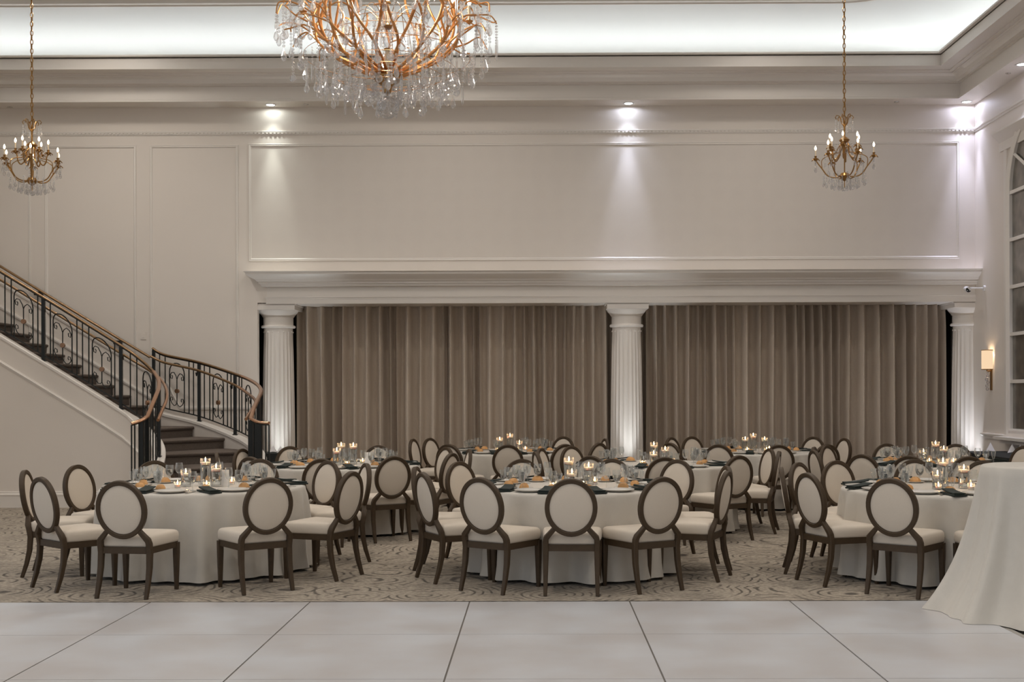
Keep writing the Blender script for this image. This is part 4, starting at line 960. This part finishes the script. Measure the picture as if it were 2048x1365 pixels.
# ================================================================== CHANDELIERS
def chain(b, x, y, z0, z1, lk=.075, r=.0055, wd=.017):
    n = int((z1 - z0) / (lk * .78))
    for i in range(n):
        z = z0 + (i + .5) * (z1 - z0) / n; pts = []
        for k in range(10):
            a = 2 * PI * k / 10; q = wd * math.cos(a); h = lk / 2 * math.sin(a)
            pts.append((x + (q if i % 2 == 0 else 0), y + (q if i % 2 else 0), z + h))
        b.tube(pts, r, 5, closed=True)
def drop_mesh(L=.11):        # bead string ending in a pear drop, flat-shaded
    b = MB(); z = 0
    for k in range(3): z -= .022; b.ball((0, 0, z), .010, 6, 4)
    b.lathe([(.001, z - .012), (.008, z - .03), (.017, z - .055), (.019, z - .07), (.012, z - .086), (.001, z - .092)], 7); return b
def small_chandelier(loc, label):
    o = thing('chandelier', loc, 0, label, 'chandelier', 'small brass chandeliers')
    b = MB(); chain(b, 0, 0, .46, 7.37 - loc[2]); b.tube([(.012 * math.sin(k * .9), .012 * math.cos(k * .9), .46 + (7.37 - loc[2] - .46) * k / 24) for k in range(25)], .004, 5); b.build('chain', M['brass'], o)
    MB().lathe([(.001, 7.37 - loc[2]), (.07, 7.36 - loc[2]), (.05, 7.33 - loc[2]), (.001, 7.32 - loc[2])], 20).build('ceiling_rose', M['brass'], o)
    MB().lathe([(.008, .46), (.02, .44), (.012, .42), (.028, .40), (.012, .37), (.012, .25), (.05, .225), (.07, .20), (.055, .175), (.02, .165), (.008, .16), (.008, -.22), (.05, -.235), (.066, -.27), (.05, -.31), (.02, -.33), (.006, -.34), (.006, -.42)], 16).build('stem', M['brass'], o)
    for k in range(6):
        a = 2 * PI * k / 6; c, s = math.cos(a), math.sin(a)
        MB().tube([(r * c, r * s, z) for r, z in ((.015, .39), (.04, .42), (.05, .47), (.07, .52), (.10, .525), (.12, .50), (.105, .475))], .006, 5).build('crown_scroll', M['brass'], o)
        d = drop_mesh(); me = MB().merge(d, Matrix.Translation((.115 * c, .115 * s, .47))); me.build('crystal', M['crystal'], o, smooth=0)
    for tier, (n, R, zc, ph) in enumerate(((6, .37, .0, .733), (6, .20, .13, .17))):
        for k in range(n):
            a = 2 * PI * k / n + ph; c, s = math.cos(a), math.sin(a)
            pr = ((.03, -.26), (.12, -.28), (.22, -.24), (.28, -.15), (.24, -.06), (.22, -.02), (.27, -.09), (R - .03, -.10), (R, zc - .03)) if tier == 0 else ((.03, .19), (.06, .12), (.07, .02), (.13, -.06), (.17, -.02), (R - .02, .05), (R, zc - .03))
            if tier == 0: pr = ((.04, -.27), (.13, -.285), (.22, -.25), (.285, -.16), (.33, -.10), (R, zc - .04))
            arm = MB(); arm.tube(catmull([(r * c, r * s, z) for r, z in pr], 5), .0085, 6); arm = arm.build('arm', M['brass'], o)
            if tier == 0: MB().tube(catmull([(r * c, r * s, z) for r, z in ((.285, -.16), (.29, -.05), (.22, .0), (.13, .02), (.08, .10), (.03, .17))], 5), .006, 5).build('scroll', M['brass'], arm)
            b = MB(); b.lathe([(.006, -.055), (.03, -.035), (.038, -.02), (.014, -.012), (.016, .008), (.02, .014)], 10, (R * c, R * s, zc))
            for q in range(5):
                e = 2 * PI * q / 5; b.tube([(R * c + r * math.cos(e), R * s + r * math.sin(e), zc + z) for r, z in ((.012, -.03), (.04, -.03), (.055, -.05))], .006, 4)
            b.build('candle_cup', M['brass'], arm)
            MB().lathe([(.010, .008), (.010, .09)], 10, (R * c, R * s, zc)).build('candle_sleeve', M['ivory'], arm)
            MB().lathe([(.006, .09), (.012, .104), (.014, .118), (.009, .136), (.001, .152)], 10, (R * c, R * s, zc)).build('bulb', M['bulb'], arm)
            if tier == 0:
                for q in (-1, 1):
                    MB().merge(drop_mesh(), Matrix.Translation((R * c + .045 * q * s, R * s - .045 * q * c, zc - .045))).build('crystal', M['crystal'], o, smooth=0)
    for (n, R, z) in ((14, .27, -.24), (12, .17, -.28), (8, .08, -.30)):
        for k in range(n):
            a = 2 * PI * k / n + .1; MB().merge(drop_mesh(), Matrix.Translation((R * math.cos(a), R * math.sin(a), z))).build('crystal', M['crystal'], o, smooth=0)
    for k in range(8):
        a = 2 * PI * k / 8; MB().merge(drop_mesh(), Matrix.Translation((.11 * math.cos(a), .11 * math.sin(a), .16))).build('crystal', M['crystal'], o, smooth=0)
    MB().ball((0, 0, -.445), .026, 8, 6).build('finial', M['crystal'], o, smooth=0)
    return o
YS = 15.5
p = at(1689, 311, YS); s1 = small_chandelier(p, 'small lit brass chandelier with candle bulbs near the right wall')
p2 = at(64, 317, YS); s2 = copy_tree(s1); s2.location = (p2.x, p2.y, p.z - .02); s2.rotation_euler = (0, 0, .15); s2['label'] = 'small lit brass chandelier with candle bulbs above the staircase'

def big_chandelier():
    Y = 10.0; k_ = Y / F; c = at(775, 150, Y); o = thing('crystal_chandelier', c, 0, 'huge gilt chandelier dripping with clear crystals over the dance floor', 'chandelier')
    rnd = random.Random(5)
    Z = lambda v: (150 - v) * k_
    # stem with cups, discs and glass balusters
    top = 1.35
    st_ = MB(); st_.lathe([(.02, -.05), (.026, 0), (.024, .03), (.019, .05), (.019, .20), (.026, .205), (.026, .215), (.012, .22)], 14); st_.lathe([(.018, .44), (.02, .6), (.02, .62)], 14); st_.lathe([(.02, .72), (.022, top)], 14); st_.build('stem', M['ivory'], o)
    b = MB(); b.lathe([(.01, .395), (.06, .40), (.065, .41), (.03, .42), (.015, .44)], 20); b.lathe([(.012, .60), (.03, .605), (.03, .62), (.012, .625)], 14); b.lathe([(.012, .205), (.03, .21), (.03, .222), (.012, .228)], 14); b.build('disc', M['brass'], o)
    MB().lathe([(.012, .225), (.02, .24), (.04, .285), (.042, .32), (.03, .36), (.014, .395)], 12).build('glass_baluster', M['crystal'], o, smooth=0)
    MB().lathe([(.012, .625), (.03, .65), (.034, .68), (.014, .72)], 12).build('glass_baluster', M['crystal'], o, smooth=0)
    b = MB(); b.lathe([(.001, -.16), (.03, -.15), (.04, -.10), (.10, -.06), (.13, -.02), (.10, .02), (.04, .05)], 20); b.build('hub', M['brass'], o)
    for k in range(12):
        a = 2 * PI * k / 12; cs, sn = math.cos(a), math.sin(a)
        MB().tube(catmull([(r * cs, r * sn, z) for r, z in ((.05, .405), (.10, .50), (.19, .56), (.28, .50), (.33, .36), (.36, .2))], 4), .0028, 4).build('wire', M['dark_brass'], o)
    bc = MB(); chain(bc, 0, 0, top, 7.37 - c.z, .11, .009, .026); bc.build('chain', M['brass'], o)
    tips = []
    n = 14
    for k in range(n):
        for fam in (0, 1):
            a0 = 2 * PI * (k + .5 * fam) / n; tw = (.34 if fam == 0 else -.34)
            if fam == 0: cp = ((.06, -.01, 0), (.20, .03, .1), (.40, .14, .35), (.54, .32, .75), (.58, .50, 1.0), (.50, .70, 1.3), (.54, .86, 1.5), (.62, .98, 1.6))
            else: cp = ((.06, .02, 0), (.24, .07, .15), (.46, .17, .4), (.60, .30, .8), (.62, .46, 1.1), (.55, .60, 1.3), (.62, .70, 1.4))
            pts = catmull([(r * math.cos(a0 + tw * t), r * math.sin(a0 + tw * t), z) for r, z, t in cp], 6)
            arm = MB().tube(pts, [.0135 - .004 * i / len(pts) for i in range(len(pts))], 7).build('arm', M['gilt'], o)
            sets = ((.54, .32, .70, (.66, .42), (.78, .475), (.88, .46), (.93, .40)), (.58, .50, 1.0, (.68, .62), (.77, .64), (.85, .58))) if fam == 0 else ((.60, .30, .8, (.70, .36), (.80, .36), (.86, .30)), (.62, .46, 1.1, (.70, .54), (.80, .57), (.90, .53), (.925, .46)))
            for si, (r0, z0, t0, *rest) in enumerate(sets):
                aa = a0 + tw * t0; sp_ = tw * .5; q = [(r0 * math.cos(aa), r0 * math.sin(aa), z0)] + [(r * math.cos(aa + sp_ * (i + 1) / len(rest)), r * math.sin(aa + sp_ * (i + 1) / len(rest)), z + rnd.uniform(-.04, .04)) for i, (r, z) in enumerate(rest)]
                cc = catmull(q, 5); MB().tube(cc, [.0085 - .003 * i / len(cc) for i in range(len(cc))], 6).build('branch', M['gilt'], arm)
                tips.append((cc[-1], 1)); tips.append((cc[len(cc) // 2], 0))
    # candle cups standing on some branches
    for k in range(12):
        a = 2 * PI * k / 12 + .2; r = .70; x, y, z = r * math.cos(a), r * math.sin(a), .47 + .12 * (k % 2)
        MB().lathe([(.008, 0), (.03, .02), (.034, .03), (.012, .034), (.012, .045)], 10, (x, y, z)).build('candle_cup', M['gilt'], o)
        MB().lathe([(.013, .045), (.013, .16)], 10, (x, y, z)).build('candle_sleeve', M['ivory'], o)
        MB().lathe([(.008, .16), (.016, .18), (.018, .20), (.011, .225), (.001, .245)], 10, (x, y, z)).build('bulb', M['bulb'], o)
    light('chandelier_glow', 'POINT', (c.x, c.y, c.z + .75), 45, (1.0, .86, .70), shadow_soft_size=.12)
    # crystals: strings of beads with a drop, prisms and faceted discs
    def strand(x, y, z, L, kind, tw):
        b = MB(); zz_ = z; nb = max(2, int((L - .08) / .029))
        for i in range(nb): b.ball((x, y, zz_ - .014), .0125 if kind != 1 else .0095, 6, 4); zz_ -= .029 if kind != 1 else .024
        if kind == 0: b.lathe([(.002, zz_), (.010, zz_ - .03), (.022, zz_ - .068), (.024, zz_ - .085), (.014, zz_ - .105), (.001, zz_ - .112)], 7, (x, y, 0))
        elif kind == 1: b.lathe([(.003, zz_), (.010, zz_ - .012), (.010, zz_ - .13), (.001, zz_ - .15)], 6, (x, y, 0))
        else:
            c_, s_ = math.cos(tw), math.sin(tw); R = .031; m = 12
            ringp = [(x + c_ * R * math.cos(2 * PI * i / m), y + s_ * R * math.cos(2 * PI * i / m), zz_ - R + R * math.sin(2 * PI * i / m) * 1.12) for i in range(m)]
            ri = [(x + c_ * R * .6 * math.cos(2 * PI * i / m) - s_ * .011, y + s_ * R * .6 * math.cos(2 * PI * i / m) + c_ * .011, zz_ - R + R * .65 * math.sin(2 * PI * i / m)) for i in range(m)]
            ro = [(x + c_ * R * .6 * math.cos(2 * PI * i / m) + s_ * .011, y + s_ * R * .6 * math.cos(2 * PI * i / m) - c_ * .011, zz_ - R + R * .65 * math.sin(2 * PI * i / m)) for i in range(m)]
            b.grid([ri, ringp, ro], closed_u=True); e = len(b.v); b.f.append(tuple(reversed(range(e - m, e)))); b.f.append(tuple(range(e - 3 * m, e - 2 * m)))
        return b
    items = []
    for (p, end) in tips:
        L = rnd.uniform(.16, .34) if end else rnd.uniform(.10, .22)
        items.append((p.x, p.y, p.z - .006, L, rnd.choice((0, 0, 1, 2)) if end else rnd.choice((0, 1))))
    for (n_, R, z, L0, L1) in ((44, .70, .14, .14, .28), (44, .58, .04, .12, .27), (36, .46, -.02, .12, .26), (22, .34, -.06, .10, .19), (16, .22, -.07, .08, .14), (10, .12, -.10, .05, .09), (24, .50, .30, .1, .2), (20, .34, .42, .12, .25)):
        for k in range(n_):
            a = 2 * PI * (k + rnd.uniform(-.3, .3)) / n_; r = R * rnd.uniform(.95, 1.05)
            items.append((r * math.cos(a), r * math.sin(a), z + rnd.uniform(-.03, .03), rnd.uniform(L0, L1), rnd.choice((0, 1, 2, 2))))
    # gilt rings that carry the lower tiers
    for R, z in ((.70, .145), (.58, .045), (.46, -.015), (.34, -.055), (.22, -.075), (.50, .305), (.34, .425)):
        MB().tube([(R * math.cos(2 * PI * k / 48), R * math.sin(2 * PI * k / 48), z) for k in range(48)], .0025, 4, closed=True).build('ring', M['gilt'], o)
    items.sort(key=lambda t: t[1])                   # nearest to the viewer first
    mass = MB()
    for i, (x, y, z, L, kind) in enumerate(items):
        b = strand(x, y, z, L, kind, rnd.uniform(-.6, .6))
        if i < 100: b.build('crystal_pendant', M['crystal'], o, smooth=0)
        else: mass.merge(b)
    q = mass.build('crystal_pendants', M['crystal'], o, smooth=0); q['kind'] = 'stuff'
    bl = MB(); nb_, mb_ = 28, 18
    rows = [[(max(.001, .095 * (1 + (.03 if (j + i) % 2 else -.02)) * math.sin(PI * i / mb_)) * math.cos(2 * PI * (j + .5 * (i % 2)) / nb_), max(.001, .095 * (1 + (.03 if (j + i) % 2 else -.02)) * math.sin(PI * i / mb_)) * math.sin(2 * PI * (j + .5 * (i % 2)) / nb_), Z(215) - .095 * math.cos(PI * i / mb_)) for j in range(nb_)] for i in range(mb_ + 1)]
    bl.grid(rows, closed_u=True); bl.build('crystal_ball', M['crystal'], o, smooth=0)
    MB().tube([(0, 0, -.16), (0, 0, Z(193))], .008, 6).build('ball_rod', M['dark_brass'], o)
    return o
big_chandelier()
